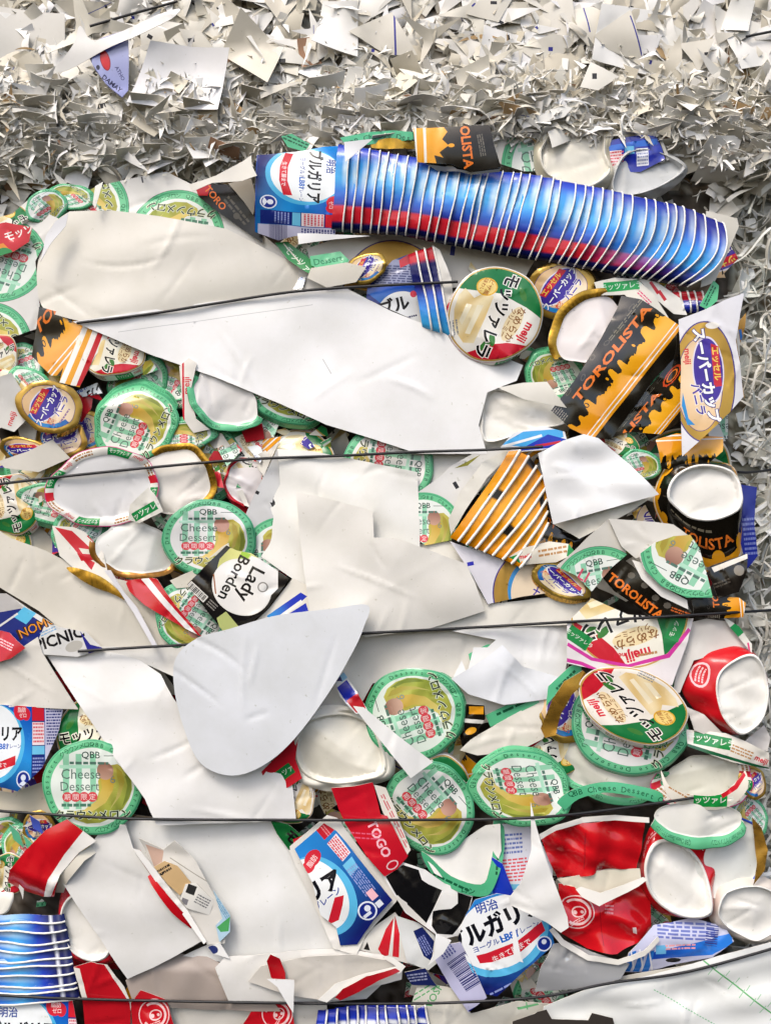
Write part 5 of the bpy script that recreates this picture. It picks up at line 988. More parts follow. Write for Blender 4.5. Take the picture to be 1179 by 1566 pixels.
def emblem(A, x, y, r, rot=0):
    for q in (1.0, .62): A.disc(x, y, r*q, r*q, 0, '#e8c4c4', 26, ) if q == 1.0 else None
    A.disc(x, y, r*.93, r*.93, 0, '#bf1724', 26); t = np.radians(np.linspace(200+rot, 470+rot, 22)); p = [(x+math.cos(q)*r*.8, y-math.sin(q)*r*.8) for q in t]+[(x+math.cos(q)*r*.66, y-math.sin(q)*r*.66) for q in t[::-1]]; A.poly(p, '#e8c4c4')
    A.disc(x+r*.1, y, r*.42, r*.34, rot, '#e8c4c4', 18); A.disc(x+r*.1, y, r*.34, r*.26, rot, '#bf1724', 18); A.disc(x-.1*r, y+r*.08, r*.12, col='#e8c4c4', n=10); A.disc(x+.28*r, y-r*.02, r*.1, col='#e8c4c4', n=10); A.lines(x, y+r*.55, r*.9, r*.22, rot, 2, '#e8c4c4', 4, .5)
sheet('paper_cup', 'red cup wall with a white line emblem at the bottom edge below the shade-toned card', 'cup', [(200, 1535), (215, 1515), (255, 1530), (268, 1570), (270, 1600), (205, 1600)], 45, '#b01722', lambda A: emblem(A, 236, 1552, 24, 20), mat='shiny', cr=.06)
sheet('paper_cup', 'red cup wall with white swirl emblem at the bottom, left of the blue cup tops', 'cup', [(370, 1570), (395, 1530), (415, 1500), (440, 1505), (446, 1540), (454, 1600), (372, 1600)], 45, '#b81622', lambda A: emblem(A, 424, 1552, 24, 60), mat='shiny', cr=.08)
sheet('paper_cup', 'small red scrap with a white tip, poking out of the white sheet at the bottom', 'cup', [(408, 1470), (414, 1458), (428, 1466), (436, 1490), (436, 1510), (414, 1498)], 60, '#bb1420', mat='gloss', cr=.2)
sheet('white_scrap', 'white curved triangular scrap beneath the small red scrap at the bottom', 'paper', [(408, 1498), (450, 1500), (449, 1550), (436, 1530), (424, 1510)], 68, '#e0e0e0', cr=.03)
sheet('paper_cup', 'flattened white cup on its side with a wide open mouth, above the lowest wire', 'cup', [(330, 1478), (345, 1462), (470, 1455), (530, 1452), (585, 1460), (616, 1478), (614, 1496), (560, 1510), (515, 1532), (420, 1534), (350, 1530)], 46, '#dcdad6', bend=[(90, 20, 0)], cr=.06)
sheet('cup_piece', 'inner wall darkened in colour as shade, seen through the mouth of the flattened white cup', 'cup', [(380, 1500), (400, 1476), (470, 1462), (540, 1458), (590, 1466), (610, 1480), (570, 1490), (520, 1506), (490, 1528), (440, 1520)], 50, '#cbc6be', bend=[(90, -30, 0)], cr=.08)  # shading inside the cup is painted as a darker beige
sheet('cup_rim_piece', 'thin white rolled rim round the mouth of the flattened cup', 'cup', [(486, 1530), (512, 1506), (556, 1490), (606, 1478), (585, 1462), (600, 1464), (620, 1478), (612, 1488), (560, 1500), (520, 1518), (500, 1534)], 58, '#e8e6e0', cr=.02)
sheet('paper_cup', 'dark red curved cup stripe under the flattened white cup at the bottom', 'cup', [(512, 1530), (524, 1514), (560, 1494), (604, 1484), (614, 1488), (580, 1500), (545, 1520), (520, 1534)], 64, '#a5141f', mat='gloss', bend=[(40, 30, 0)])
def cf5(i, t, u): return ramp([(0, '#1b2a9c'), (.25, '#223ab4'), (.3, '#e2e6f0'), (.36, '#e2e6f0'), (.37, '#1b2c9c'), (1, '#142070')])(t) if .2 < u < .8 else lin('#1c2c98')
stack('yogurt_cup', 'blue cup edge standing in the row along the bottom edge of the photo', 'blue cup edges along the bottom', [(486, 1548), (540, 1538), (650, 1536)], [(480, 1610), (545, 1606), (664, 1606)], 11, cf5, 40, 10, rim=1.6)
# ================================================================== lower half, centre
sheet('cream_sheet', 'broad cream card under the third wire, right of the pale rounded sheet', 'card', [(520, 968), (600, 962), (720, 948), (900, 920), (905, 950), (872, 960), (870, 1015), (850, 1070), (800, 1095), (720, 1110), (640, 1040), (570, 1045), (545, 1090), (500, 1110), (460, 1100), (480, 1050)], 26, '#e4e1da', wav=3, cr=.05)
sheet('white_sheet', 'white card with a wavy torn corner under the third wire, right of centre', 'card', [(690, 965), (790, 952), (870, 950), (872, 980), (862, 1040), (850, 1062), (820, 1075), (770, 1078), (720, 1060), (690, 1040), (706, 1010), (714, 1030), (724, 990), (745, 990), (758, 978)], 34, '#e4e5e6', sm=0, cr=.05, wav=3)
sheet('white_scrap', 'bluish white folded paper beak pointing left above the tilted fruit lid', 'paper', [(690, 1038), (718, 1022), (745, 1004), (768, 986), (800, 1020), (868, 1040), (840, 1070), (770, 1078), (716, 1062)], 42, '#e2e5ea', cr=.05, bend=[(20, 6, 0)])
sheet('paper_lid_strip', 'green lid edge sliver peeping between the white sheets right of centre', 'lid', [(716, 1000), (745, 985), (770, 986), (760, 996), (738, 1000), (718, 1010)], 30, '#5cb98a', mat='gloss')
lid('large round green fruit lid tilted on its side, centre, below the third wire', 633, 1092, 76, 72, 'melon', 108, 20, 42, 'melon', (-100, 60), shift=(4, 2), irr=.02, cr=.04)
def a(A): A.poly([(515, 1052), (530, 1040), (546, 1062), (530, 1075)], '#2430a8'); A.poly([(530, 1072), (548, 1058), (560, 1085), (545, 1090)], '#c11f2c'); A.rect(524, 1036, 12, 10, 40, '#8fc4e4'); A.poly([(514, 1042), (520, 1034), (524, 1042)], '#1a2270')
sheet('yogurt_cup', 'blue and red cup corner strip right of the pale rounded sheet', 'cup', [(512, 1040), (526, 1028), (546, 1058), (562, 1086), (545, 1092), (520, 1066)], 48, '#e2e3e6', a, mat='shiny')
sheet('white_scrap', 'stiff white pointed paper wedge lying across the fruit lids in the centre', 'paper', [(540, 1080), (556, 1082), (600, 1118), (662, 1166), (628, 1190), (596, 1150), (560, 1106)], 66, '#e7e7e6', cr=.015)
cup('paper_cup', 'dented cream cup end right of the pale rounded sheet', 'cup', [(448, 1150), (455, 1115), (475, 1098), (520, 1092), (560, 1105), (580, 1130), (592, 1180), (560, 1195), (510, 1202), (465, 1190)], [(440, 1158), (446, 1104), (470, 1086), (522, 1082), (568, 1096), (592, 1126), (604, 1188), (566, 1206), (510, 1216), (456, 1200)], 54, 14, wall='#dedacf', bcol='cream', rec=8, cr=.1, dent=[(55, 4, -.35), (235, 12, -.25)], lip=.93)
sheet('lid_skirt', 'red and green dessert lid piece between the pale rounded sheet and the dented cup', 'lid', [(400, 1180), (440, 1140), (458, 1118), (452, 1160), (462, 1190), (440, 1205), (412, 1210)], 46, '#c11d2b', lambda A: (A.rect(432, 1184, 36, 18, 36, '#1c7a3c'), A.text('モッツァ', 432, 1184, 10, 36, '#d0e4cc', .01), A.poly([(410, 1196), (430, 1200), (420, 1212), (405, 1212)], '#e4d9b0')), mat='gloss')
lid('mozzarella dessert lid with pink lettering under the dented cream cup, above the wire', 446, 1222, 36, 40, 'mozz', 60, 20, 38, 'mozz', (90, 260), cr=.08)
sheet('printed_sheet', 'dark green lid corner with a white character, under the fourth wire', 'lid', [(414, 1254), (440, 1260), (465, 1280), (452, 1300), (442, 1300), (424, 1275)], 42, '#14602e', lambda A: (A.text('モ', 446, 1280, 20, -40, '#101010', .05), A.poly([(448, 1284), (466, 1276), (462, 1290), (452, 1298)], '#c02030')), mat='gloss')
# red wrap with pink lettering
def a(A): A.text('TOGO', 580, 1282, 20, -64, '#f0b8c4', .03); A.lines(562, 1278, 50, 14, 0, 2, '#d85a78', 3, .3); A.disc(600, 1322, 10, 7, 30, '#e8c4c8', 12); A.disc(600, 1322, 8, 5, 30, '#c2182a', 12)
sheet('paper_cup', 'red cup wall panel with pale lettering crossing the fourth wire, centre', 'cup', [(506, 1206), (540, 1202), (570, 1196), (582, 1246), (592, 1248), (600, 1262), (624, 1310), (608, 1328), (588, 1340), (560, 1308), (528, 1262), (518, 1240)], 50, '#c4182a', a, mat='shiny', bend=[(10, 16, 0)], cr=.05, wav=3)
sheet('card_scrap', 'white cup side strip with fine red print right of the red wall panel', 'cup', [(572, 1200), (590, 1205), (605, 1240), (628, 1300), (622, 1308), (600, 1262), (586, 1244)], 48, '#e4ddd4', lambda A: A.lines(604, 1256, 90, 7, -64, 2, '#d0606a', 3, .5), mat='gloss')
lid('round green fruit lid lower centre with pink badge, crossing the fourth wire', 656, 1236, 70, 72, 'melon', -48, 20, 46, 'melon', (160, 330), shift=(0, 4), irr=.02, cr=.04)
lid('gold and cream dessert lid edge hidden behind the lower centre fruit lid', 672, 1218, 56, 60, 'mozz', 200, 0, 36, 'mozz', (-50, 110))
lid('green fruit lid bent like a saddle right of the lower centre fruit lid', 798, 1208, 84, 56, 'melon', -82, -12, 50, 'melon', (30, 160), cr=.05, bend=[(20, 12, 0)], shift=(0, -4))
sheet('paper_cover', 'bowl shaped white lid inside below the lower centre fruit lid', 'lid', [(648, 1306), (700, 1290), (742, 1262), (764, 1258), (766, 1300), (746, 1360), (720, 1364), (664, 1334)], 40, '#e9e8e3', mat='card', bend=[(40, -14, 0)], cr=.05)
sheet('lid_skirt', 'green lettered lid edge curving under the bowl shaped white lid', 'lid', catmull([(644, 1306), (656, 1310), (690, 1340), (735, 1352), (748, 1330), (756, 1290), (756, 1256), (770, 1256), (772, 1300), (760, 1345), (742, 1370), (700, 1364), (662, 1340)], 4), 45, '#4fae80', lambda A: (A.lines(690, 1350, 60, 8, -24, 1, '#17583a'), A.lines(762, 1308, 60, 7, 84, 1, '#17583a'), A.text('ロン', 716, 1362, 11, -10, '#17583a', .02)), mat='gloss', bend=[(40, 20, 0)])
sheet('card_scrap', 'orange and black wrapper scrap right of the tilted fruit lid', 'wrapper', [(712, 1076), (740, 1078), (742, 1098), (726, 1128), (708, 1130)], 36, '#1a1510', lambda A: (A.rect(728, 1086, 22, 12, 0, '#e09a22'), A.rect(725, 1103, 30, 6, -6, '#ece8e0'), A.disc(720, 1118, 9, 5, 20, '#e6a42a')), mat='shiny')
sheet('cream_sheet', 'cream card wedge right of the tilted fruit lid, below the white beak', 'card', [(703, 1148), (720, 1132), (760, 1108), (845, 1060), (850, 1090), (830, 1130), (790, 1150), (730, 1156)], 38, '#d9d5cb', cr=.06, bend=[(60, 6, 0)])
sheet('paper_lid_strip', 'green lid edge above the cream wedge, right of centre', 'lid', [(742, 1094), (790, 1070), (860, 1040), (868, 1052), (800, 1086), (750, 1112)], 34, '#58b486', lambda A: A.lines(800, 1074, 90, 8, 25, 1, '#1d5b3e'), mat='gloss', cr=.08)
# blue yogurt panels
def a(A): quad_put(A, ART['yog'], (545, 1500), (648, 1375), (418, 1346), -1.05, 1.32, -1.1, .85) if False else quad_put(A, ART['yog'], (522, 1462), (602, 1382), (430, 1334), -.55, 1.32, -1.1, 1.0)
def a(A):
    A.poly([(440, 1296), (500, 1250), (620, 1390), (540, 1460), (500, 1440)], grad('#17216c', '#2a86d4', (-.75, .55), -60, 70)); A.disc(490, 1372, 52, 66, 35, '#59b6e2'); A.disc(484, 1370, 45, 60, 35, '#eef1f2')
    A.poly([(482, 1270), (500, 1256), (512, 1270), (496, 1286)], '#c42232'); A.lines(498, 1272, 18, 8, -50, 2, '#e88a90'); A.poly([(500, 1292), (514, 1276), (536, 1304), (524, 1318)], '#ecdde2'); A.lines(518, 1298, 34, 18, -50, 5, '#d4525e', 3, .6)
    A.poly([(524, 1324), (538, 1310), (548, 1326), (536, 1340)], '#73c2e6'); A.lines(552, 1345, 50, 20, -52, 6, '#8c9ad0', 4, .5); A.rect(569, 1367, 16, 12, -50, '#f0b8c4'); A.rect(580, 1381, 10, 10, -50, '#e0e4ee')
    A.disc(478, 1314, 15, 11, 50, '#d02a3c', 16); A.disc(472, 1326, 11, 9, 50, '#d02a3c', 14); A.text('脂肪', 477, 1318, 10, 55, '#f4d8d8', .01)
    A.text('リア', 496, 1354, 31, 32, '#14151c', .05); A.text('プレーン', 500, 1374, 13, 40, '#1c3c96', .02); A.poly([(502, 1410), (512, 1372), (526, 1368), (524, 1384), (518, 1408), (506, 1414)], '#cc2234')
    A.disc(562, 1392, 15, 15, 0, '#e0e6f2', 18); A.disc(562, 1392, 12.5, 12.5, 0, '#1b2a80', 18); A.disc(562, 1388, 5, col='#e0e6f2', n=12); A.rect(562, 1398, 14, 5, 40, '#e0e6f2')
sheet('yogurt_cup', 'blue panel with a tilted white disc, touching the fourth wire with its top corner', 'cup', [(450, 1300), (476, 1278), (500, 1256), (530, 1290), (600, 1376), (572, 1406), (546, 1446), (520, 1448), (514, 1420), (490, 1400), (478, 1350)], 50, '#16216c', a, mat='gloss', bend=[(45, 5, 0)], cr=.03, g=5)
sheet('card_sheet', 'white card border behind the tilted blue panel, lower centre', 'card', [(440, 1298), (500, 1246), (516, 1250), (560, 1310), (612, 1368), (606, 1378), (560, 1430), (545, 1460), (510, 1450)], 44, '#dfdcd6', cr=.02)
def a(A):
    A.poly([(578, 1450), (590, 1420), (602, 1404), (594, 1460), (586, 1462)], '#c8202e'); A.poly([(600, 1462), (604, 1402), (612, 1402), (610, 1464)], '#c8202e'); A.poly([(556, 1450), (562, 1438), (566, 1452)], '#1b1b1b')
sheet('paper_cup', 'white cup side with two red stripes below the tilted blue panel', 'cup', [(546, 1450), (570, 1418), (604, 1396), (640, 1440), (645, 1480), (600, 1466), (570, 1456)], 40, '#e0ddd6', a, mat='gloss', cr=.05)
# football patterned box
def a(A):
    for p in ([(590, 1340), (616, 1322), (640, 1330), (645, 1345), (655, 1352), (676, 1362), (662, 1392), (652, 1412), (628, 1396), (622, 1380), (606, 1368)], [(662, 1394), (690, 1388), (700, 1380), (700, 1366), (722, 1374), (716, 1394), (706, 1412), (692, 1430), (668, 1428), (660, 1416)]): A.poly(p, '#121214')
    A.poly([(600, 1372), (608, 1368), (652, 1412), (648, 1420)], '#dedbd4')
sheet('printed_box', 'box panel printed with big black and white ball patches, lower centre', 'box', [(586, 1340), (616, 1318), (650, 1330), (680, 1352), (724, 1370), (716, 1396), (700, 1432), (676, 1436), (654, 1420), (620, 1396)], 46, '#e9e8e6', a, mat='shiny', bend=[(45, 6, 0)], cr=.04)
def a(A):
    A.poly([(640, 1440), (650, 1420), (676, 1470), (668, 1474)], '#dcdad6'); A.poly([(632, 1424), (646, 1418), (664, 1440), (660, 1470), (648, 1462)], '#1a2560'); A.lines(650, 1446, 30, 14, -60, 4, '#7e88c0')
sheet('card_scrap', 'white translucent cup piece with a dark blue strip, left of the lower blue panel', 'cup', [(604, 1400), (640, 1412), (664, 1430), (672, 1470), (655, 1484), (622, 1470)], 42, '#d3d5d4', a, mat='gloss', cr=.08)
sheet('white_scrap', 'white star shaped scrap at the left corner of the lower blue panel', 'paper', [(666, 1428), (690, 1438), (678, 1458), (654, 1476), (664, 1456)], 62, '#e8e8e8', cr=.03)
def a(A):
    A.poly([(690, 1380), (840, 1330), (900, 1400), (760, 1560), (650, 1480)], grad('#15206a', '#2f86d4', (.1, 1), -70, 60)); A.disc(768, 1432, 75, 58, 30, '#58b4e0'); A.disc(764, 1426, 68, 54, 30, '#eef1f3')
    A.text('明治', 744, 1386, 18, 18, '#2c4aa0', .02); A.text('ブルガリア', 756, 1412, 34, 26, '#12141c', .05, .95); A.text('ヨーグルト', 748, 1444, 11, 22, '#1c3c96', .02); A.text('LB81', 778, 1432, 15, 22, '#1b66c4', .04); A.text('プレーン', 804, 1420, 11, 22, '#1c3c96', .01)
    A.poly([(728, 1462), (744, 1458), (790, 1440), (828, 1410), (834, 1424), (796, 1456), (752, 1472), (734, 1474)], '#cc2234'); A.text('生きて腸まで', 782, 1454, 11, 28, '#f2e0e0', .01)
    A.disc(832, 1444, 12, 12, 0, '#dfe6f4', 16); A.disc(832, 1444, 10, 10, 0, '#1c2f8a', 16); A.disc(832, 1441, 4, col='#dfe6f4', n=10); A.lines(780, 1505, 70, 6, 28, 1, '#8c9ad0')
    A.poly([(760, 1530), (850, 1450), (856, 1462), (770, 1545)], '#131a58')
sheet('yogurt_cup', 'large blue panel with white disc and black lettering, lower right of centre', 'cup', [(700, 1436), (712, 1400), (726, 1376), (760, 1366), (790, 1372), (838, 1392), (848, 1446), (800, 1486), (760, 1524), (738, 1520), (714, 1470)], 48, '#16216c', a, mat='shiny', bend=[(0, 8, 0)], cr=.025, g=5)
def a(A): A.bars(712, 1486, 52, 34, -55, 30, '#262c68', 7); A.lines(680, 1450, 30, 24, -55, 5, '#4a5090'); A.poly([(716, 1545), (745, 1528), (752, 1534), (722, 1556)], '#1b2676')
sheet('yogurt_cup', 'lilac barcode side of the large blue panel, bottom centre', 'cup', [(662, 1462), (686, 1444), (704, 1440), (722, 1476), (744, 1524), (716, 1548), (690, 1512)], 47, '#b9b8d6', a, mat='gloss', fold=[(0, 0, .1)])
sheet('yogurt_cup', 'navy blue cup scrap with fine print and white edge below the star shaped scrap', 'cup', [(618, 1486), (650, 1480), (662, 1500), (668, 1508), (630, 1506)], 44, '#1c2456', lambda A: A.lines(638, 1494, 30, 14, 6, 3, '#8f94b4'), mat='gloss')
def a(A): A.lines(786, 1330, 48, 36, 4, 7, '#dc5a64', 3, .5); A.rect(784, 1356, 40, 9, 0, '#74c2e6'); A.lines(784, 1290, 30, 34, 4, 5, '#6f80c0'); A.poly([(745, 1300), (756, 1300), (770, 1370), (750, 1400), (738, 1350)], '#1f3cb8')
sheet('yogurt_cup', 'light cup side with blue and red fine print, behind the white hooked spike', 'cup', [(744, 1262), (808, 1256), (828, 1290), (846, 1330), (840, 1380), (790, 1390), (752, 1376)], 34, '#dfe2ee', a, mat='gloss', cr=.06)
sheet('yogurt_cup', 'deep blue rolled cup side below the white bowl lid, lower centre', 'cup', [(752, 1310), (768, 1320), (788, 1372), (776, 1392), (752, 1394), (740, 1360), (748, 1330)], 42, '#1b38b8', lambda A: A.poly([(730, 1330), (745, 1318), (756, 1380), (748, 1386)], '#3d9fe0'), mat='gloss', bend=[(0, 60, 0)])
sheet('white_scrap', 'white hooked paper spike hanging down left of the large red cup', 'paper', [(812, 1228), (818, 1256), (830, 1300), (846, 1345), (868, 1404), (870, 1420), (858, 1428), (836, 1412), (806, 1396), (781, 1386), (778, 1374), (796, 1350), (812, 1300), (812, 1262)], 72, '#e8e7e4', cr=.02, bend=[(60, 5, 0)], sm=0)
sheet('white_scrap', 'tiny white sliver across the large blue panel', 'paper', [(782, 1412), (786, 1412), (797, 1464), (800, 1472), (786, 1468)], 66, '#e8e8e8', cr=0)
sheet('white_scrap', 'white patterned scrap between ball patches and the large blue panel', 'paper', [(676, 1366), (700, 1370), (700, 1382), (690, 1390), (664, 1392)], 56, '#e8e7e4')
# red crushed cups, right
def a(A): A.lines(918, 1330, 8, 8, 0, 2, '#e8a8ac'); A.rect(893, 1300, 1.6, 60, 0, '#a8121d')
sheet('paper_cup', 'upper half of a crushed glossy red cup below the fourth wire at the right', 'cup', [(828, 1282), (850, 1268), (890, 1256), (940, 1252), (990, 1258), (984, 1300), (976, 1332), (940, 1330), (912, 1336), (856, 1350), (840, 1318)], 52, '#c8151f', a, mat='shiny', bend=[(90, 12, 0)], fold=[(0, 0, -.35), (180, 10, -.15)], wav=9, wl=46, cr=.22, cap=17)
sheet('cup_rim_piece', 'white rolled rim along the top of the crushed glossy red cup', 'cup', [(826, 1284), (824, 1276), (850, 1262), (890, 1250), (940, 1246), (992, 1250), (992, 1258), (940, 1254), (890, 1258), (850, 1270)], 56, '#e8e5df', cr=.02)
sheet('paper_cup', 'cream inside of the crushed red cup, seen in the slit between its halves', 'cup', [(852, 1346), (912, 1330), (978, 1328), (980, 1346), (940, 1365), (910, 1372), (868, 1360)], 46, '#e0dac8', cr=.12)
sheet('cup_rim_piece', 'white folded lip inside the crushed red cup', 'cup', [(880, 1360), (888, 1356), (918, 1366), (984, 1342), (990, 1346), (976, 1356), (916, 1386), (890, 1372)], 58, '#eeebe4', cr=.03)
def a(A): emblem(A, 884, 1398, 26, 30); A.lines(934, 1396, 14, 14, -10, 3, '#d8888e'); A.rect(920, 1410, 1.4, 80, 6, '#a0101b'); A.poly([(970, 1424), (976, 1424), (978, 1436), (972, 1434)], '#f0dede')
sheet('paper_cup', 'lower half of the crushed glossy red cup with a white line emblem', 'cup', [(856, 1356), (880, 1360), (892, 1374), (916, 1388), (985, 1352), (1002, 1392), (1004, 1430), (980, 1450), (945, 1462), (900, 1456), (862, 1434), (848, 1420), (860, 1400)], 54, '#c8151f', a, mat='shiny', bend=[(-90, 14, 0)], fold=[(10, 0, -.3), (170, 30, -.2)], wav=9, wl=44, cr=.22, cap=17)
sheet('cup_rim_piece', 'white rolled rim curving under the crushed red cup', 'cup', [(846, 1420), (862, 1438), (900, 1460), (945, 1468), (984, 1454), (1006, 1432), (1008, 1440), (986, 1462), (945, 1476), (898, 1468), (858, 1446), (840, 1424)], 50, '#e4e1da', cr=.03)
cup('paper_cup', 'white cup end with oval dent and red side, right of the large red cup', 'cup', [(986, 1322), (1000, 1292), (1030, 1288), (1062, 1306), (1082, 1336), (1090, 1380), (1084, 1402), (1050, 1406), (1014, 1390), (992, 1362)],
    [(990, 1300), (1010, 1262), (1050, 1262), (1095, 1290), (1106, 1330), (1094, 1400), (1088, 1416), (1050, 1414), (1010, 1402), (982, 1352)], 50, 20, wall='#c2161f', wart=lambda a_: (a_.text('TOGO', 1.2, .55, .26, 0, '#f0d0d0', .02), a_.lines(2.2, .5, .9, .3, 0, 2, '#e0a0a4')), rec=12, lip=.92, cr=.06, dent=[(50, 4, -.25), (230, 4, -.25)], mat='shiny')
cup('paper_cup', 'crumpled white cup end at the right edge above the lowest wire', 'cup', [(1096, 1392), (1108, 1364), (1140, 1354), (1170, 1358), (1200, 1380), (1196, 1420), (1160, 1440), (1130, 1430), (1106, 1414)], [(1088, 1396), (1102, 1354), (1140, 1344), (1176, 1348), (1212, 1376), (1206, 1430), (1164, 1452), (1124, 1440), (1096, 1422)], 44, 14, wall='#dcd2c8', rec=9, cr=.12, bcol='white')
lid('green cheese lid under the dessert lid on the right, green skirt along its lower side', 962, 1112, 92, 70, 'melon', 78, -14, 46, 'melon', (170, 350), shift=(2, 5), irr=.02, cr=.04)
lid('upright mozzarella style dessert lid on top of the right green cheese lid', 968, 1078, 88, 54, 'mozz', 112, -22, 60, 'mozz', (190, 350), shift=(1, 6), irr=.02, cr=.04)
lid('gold foil lid skirt standing on edge left of the upright dessert lid', 862, 1085, 44, 52, 'ice', 60, 30, 40, 'gold', (60, 230), cr=.05, shift=(-6, -2))
sheet('foil_strip', 'broad gold foil strip curving down left of the upright dessert lid', 'foil', [(892, 1026), (902, 1036), (874, 1062), (858, 1092), (850, 1125), (834, 1130), (828, 1116), (844, 1070), (862, 1042)], 58, lambda P: lin('#c0923a', .75)*(1+.15*np.sin(P[:, 1:]*.7)), None, mat='gloss', bend=[(0, 60, 0)], cr=.03)
def a(A):
    A.put(ART['mozz'], 962, 938, 92, 86, 196); t = np.linspace(0, 1, 14); up = [(868+q*190, 985+58*math.sin(q*2.9)**.8*(1-q*.5)+0) for q in t]
    A.poly([(868, 982), (905, 1005), (960, 1016), (1020, 1000), (1052, 960), (1056, 964), (1024, 1006), (960, 1021), (903, 1010), (866, 987)], '#d23aa0')
    A.rect(884, 975, 40, 22, -34, '#1f8a46'); A.text('モッツァレラ', 885, 976, 8, -34, '#e8f0e4', .01); A.rect(1032, 962, 22, 36, -20, '#1f8a46'); A.text('モッツ', 1031, 962, 9, 65, '#e8f0e4', .01)
    A.text('meiji', 948, 1001, 11, 184, '#d7263a', .03); A.lines(990, 1000, 30, 8, 10, 1, '#b98a5a'); A.poly([(982, 1042), (978, 1034), (984, 1026), (990, 1034), (988, 1042)], '#e0409c'); A.rect(1012, 1046, 14, 3, -10, '#e0409c')
    A.poly([(866, 1006), (890, 1012), (930, 1030), (945, 1044), (940, 1046), (925, 1034), (888, 1017), (866, 1012)], '#d23aa0')
sheet('printed_sheet', 'white sheet with half a red and green lid print above a pink line', 'printed card', [(866, 952), (905, 915), (960, 940), (1060, 946), (1050, 985), (1028, 1048), (970, 1042), (920, 1026), (866, 1014)], 50, '#ece6e8', a, bend=[(90, 4, 0)], cr=.03, g=5)
sheet('lid_skirt', 'white lid corner with dark lettering below the centre wire, left of the pink line sheet', 'lid', [(870, 1020), (890, 1012), (888, 1030), (860, 1050), (835, 1080), (838, 1050)], 40, '#5cbf90', lambda A: A.lines(865, 1040, 40, 8, 45, 1, '#1d5b3e'), mat='gloss')
sheet('cream_sheet', 'white rounded carton piece at the right above the red crushed cup end', 'card', [(1045, 955), (1080, 946), (1110, 950), (1130, 975), (1150, 1000), (1110, 995), (1060, 1010), (1040, 1060), (1030, 1060)], 42, '#e2dfda', cr=.05, bend=[(45, 6, 0)])
sheet('lid_skirt', 'green lid edge curling behind the white rounded carton at the right', 'lid', [(1104, 942), (1130, 958), (1150, 985), (1150, 1000), (1134, 980), (1116, 960)], 48, '#dfe2da', lambda A: (A.rect(1126, 964, 20, 30, -50, '#2a9254'), A.rect(1146, 994, 3, 22, 10, '#d84a80')), mat='gloss')
cup('paper_cup', 'crushed red cup with a clean white end facing right, at the right edge', 'cup', [(1096, 1040), (1118, 1012), (1150, 1000), (1168, 1020), (1176, 1060), (1166, 1100), (1138, 1124), (1116, 1112), (1100, 1085)],
    [(1050, 1055), (1062, 1012), (1104, 988), (1150, 994), (1174, 1016), (1184, 1062), (1172, 1110), (1136, 1132), (1098, 1116), (1070, 1090)], 58, 24, wall='#c4141f', wart=lambda a_: (a_.disc(2.7, .5, .34, .3, 0, '#e8c0c4', 16), a_.disc(2.7, .5, .28, .24, 0, '#c4141f', 16), a_.lines(2.7, .5, .4, .3, 0, 3, '#e8c0c4')), rec=5, lip=.95, cr=.03, wallwave=3)
sheet('cup_piece', 'white cup wall under the crushed red cup at the right edge', 'cup', [(1048, 1080), (1075, 1092), (1105, 1122), (1140, 1134), (1170, 1110), (1180, 1130), (1175, 1150), (1120, 1140), (1060, 1116)], 44, '#e4dfda', cr=.06)
def a(A): A.rect(1090, 1134, 56, 18, -10, '#1f8a46'); A.text('モッツァレラ', 1088, 1133, 12, -10, '#e8f0e4', .02); A.lines(1134, 1150, 34, 14, -22, 3, '#b98a5a'); A.text('meiji', 1164, 1164, 12, -25, '#d7263a', .03); A.poly([(1052, 1138), (1178, 1176), (1178, 1180), (1052, 1144)], '#1d5c3a')
sheet('lid_skirt', 'long white lid skirt with a green block, below the crushed red cup at the right', 'lid', [(1052, 1118), (1110, 1122), (1140, 1134), (1176, 1152), (1178, 1178), (1120, 1166), (1052, 1142)], 52, '#e6e2d8', a, mat='shiny', bend=[(100, 60, 0)])
lid('open lid ring with a green lettered block in front, right, above the fourth wire', 1076, 1190, 56, 34, 'cream', 0, 6, 40, 'mozz', (165, 390), face='in', flare=17, bh=10, irr=.06, shift=(0, 4))
def a(A): A.rect(1086, 1224, 50, 22, 2, '#1f9a46'); A.text('モッツァレラ', 1086, 1224, 12, 2, '#e8f0e4', .02); A.lines(1040, 1208, 34, 16, -30, 3, '#b98a5a'); A.poly([(1100, 1212), (1122, 1200), (1136, 1178), (1140, 1186), (1126, 1206), (1104, 1220)], '#cc2030')
sheet('lid_skirt', 'curved front of the open lid ring with green block and red flash, right', 'lid', catmull([(1012, 1180), (1026, 1205), (1060, 1216), (1100, 1214), (1130, 1190), (1140, 1180), (1142, 1205), (1120, 1230), (1090, 1240), (1050, 1236), (1020, 1216)], 4), 58, '#e6e0d2', a, mat='gloss', bend=[(90, 50, 0)])
lid('shallow open lid with green lettered front edge under the fourth wire, right', 1068, 1252, 66, 28, 'white', 0, -4, 52, 'melon', (180, 360), face='in', flare=7, bh=10, irr=.03, shift=(0, 11))
lid('large plain white open lid with blue edge and gold foil at the far right', 1108, 1308, 56, 62, 'white', 0, -10, 36, 'blue', (-90, 90), face='in', flare=4, bh=6)
sheet('foil_strip', 'crushed gold foil edge along the right side of the plain white open lid', 'foil', [(1150, 1250), (1166, 1268), (1174, 1300), (1168, 1330), (1150, 1352), (1156, 1320), (1154, 1284)], 44, lambda P: lin('#b88a36', .7)*(1+.2*np.sin(P[:, 1:]*.6)), None, mat='gloss', cr=.15)
lid('open lid with green skirt left of the open lid ring, right, above the fourth wire', 938, 1168, 78, 50, 'cream', 0, -8, 36, 'melon', (200, 350), face='in', flare=12, bh=6, irr=.05)
lid('dessert lid with pink line left of the right green cheese lid', 845, 1150, 40, 62, 'mozz', 100, -60, 30, 'mozz', (100, 300), cr=.1)
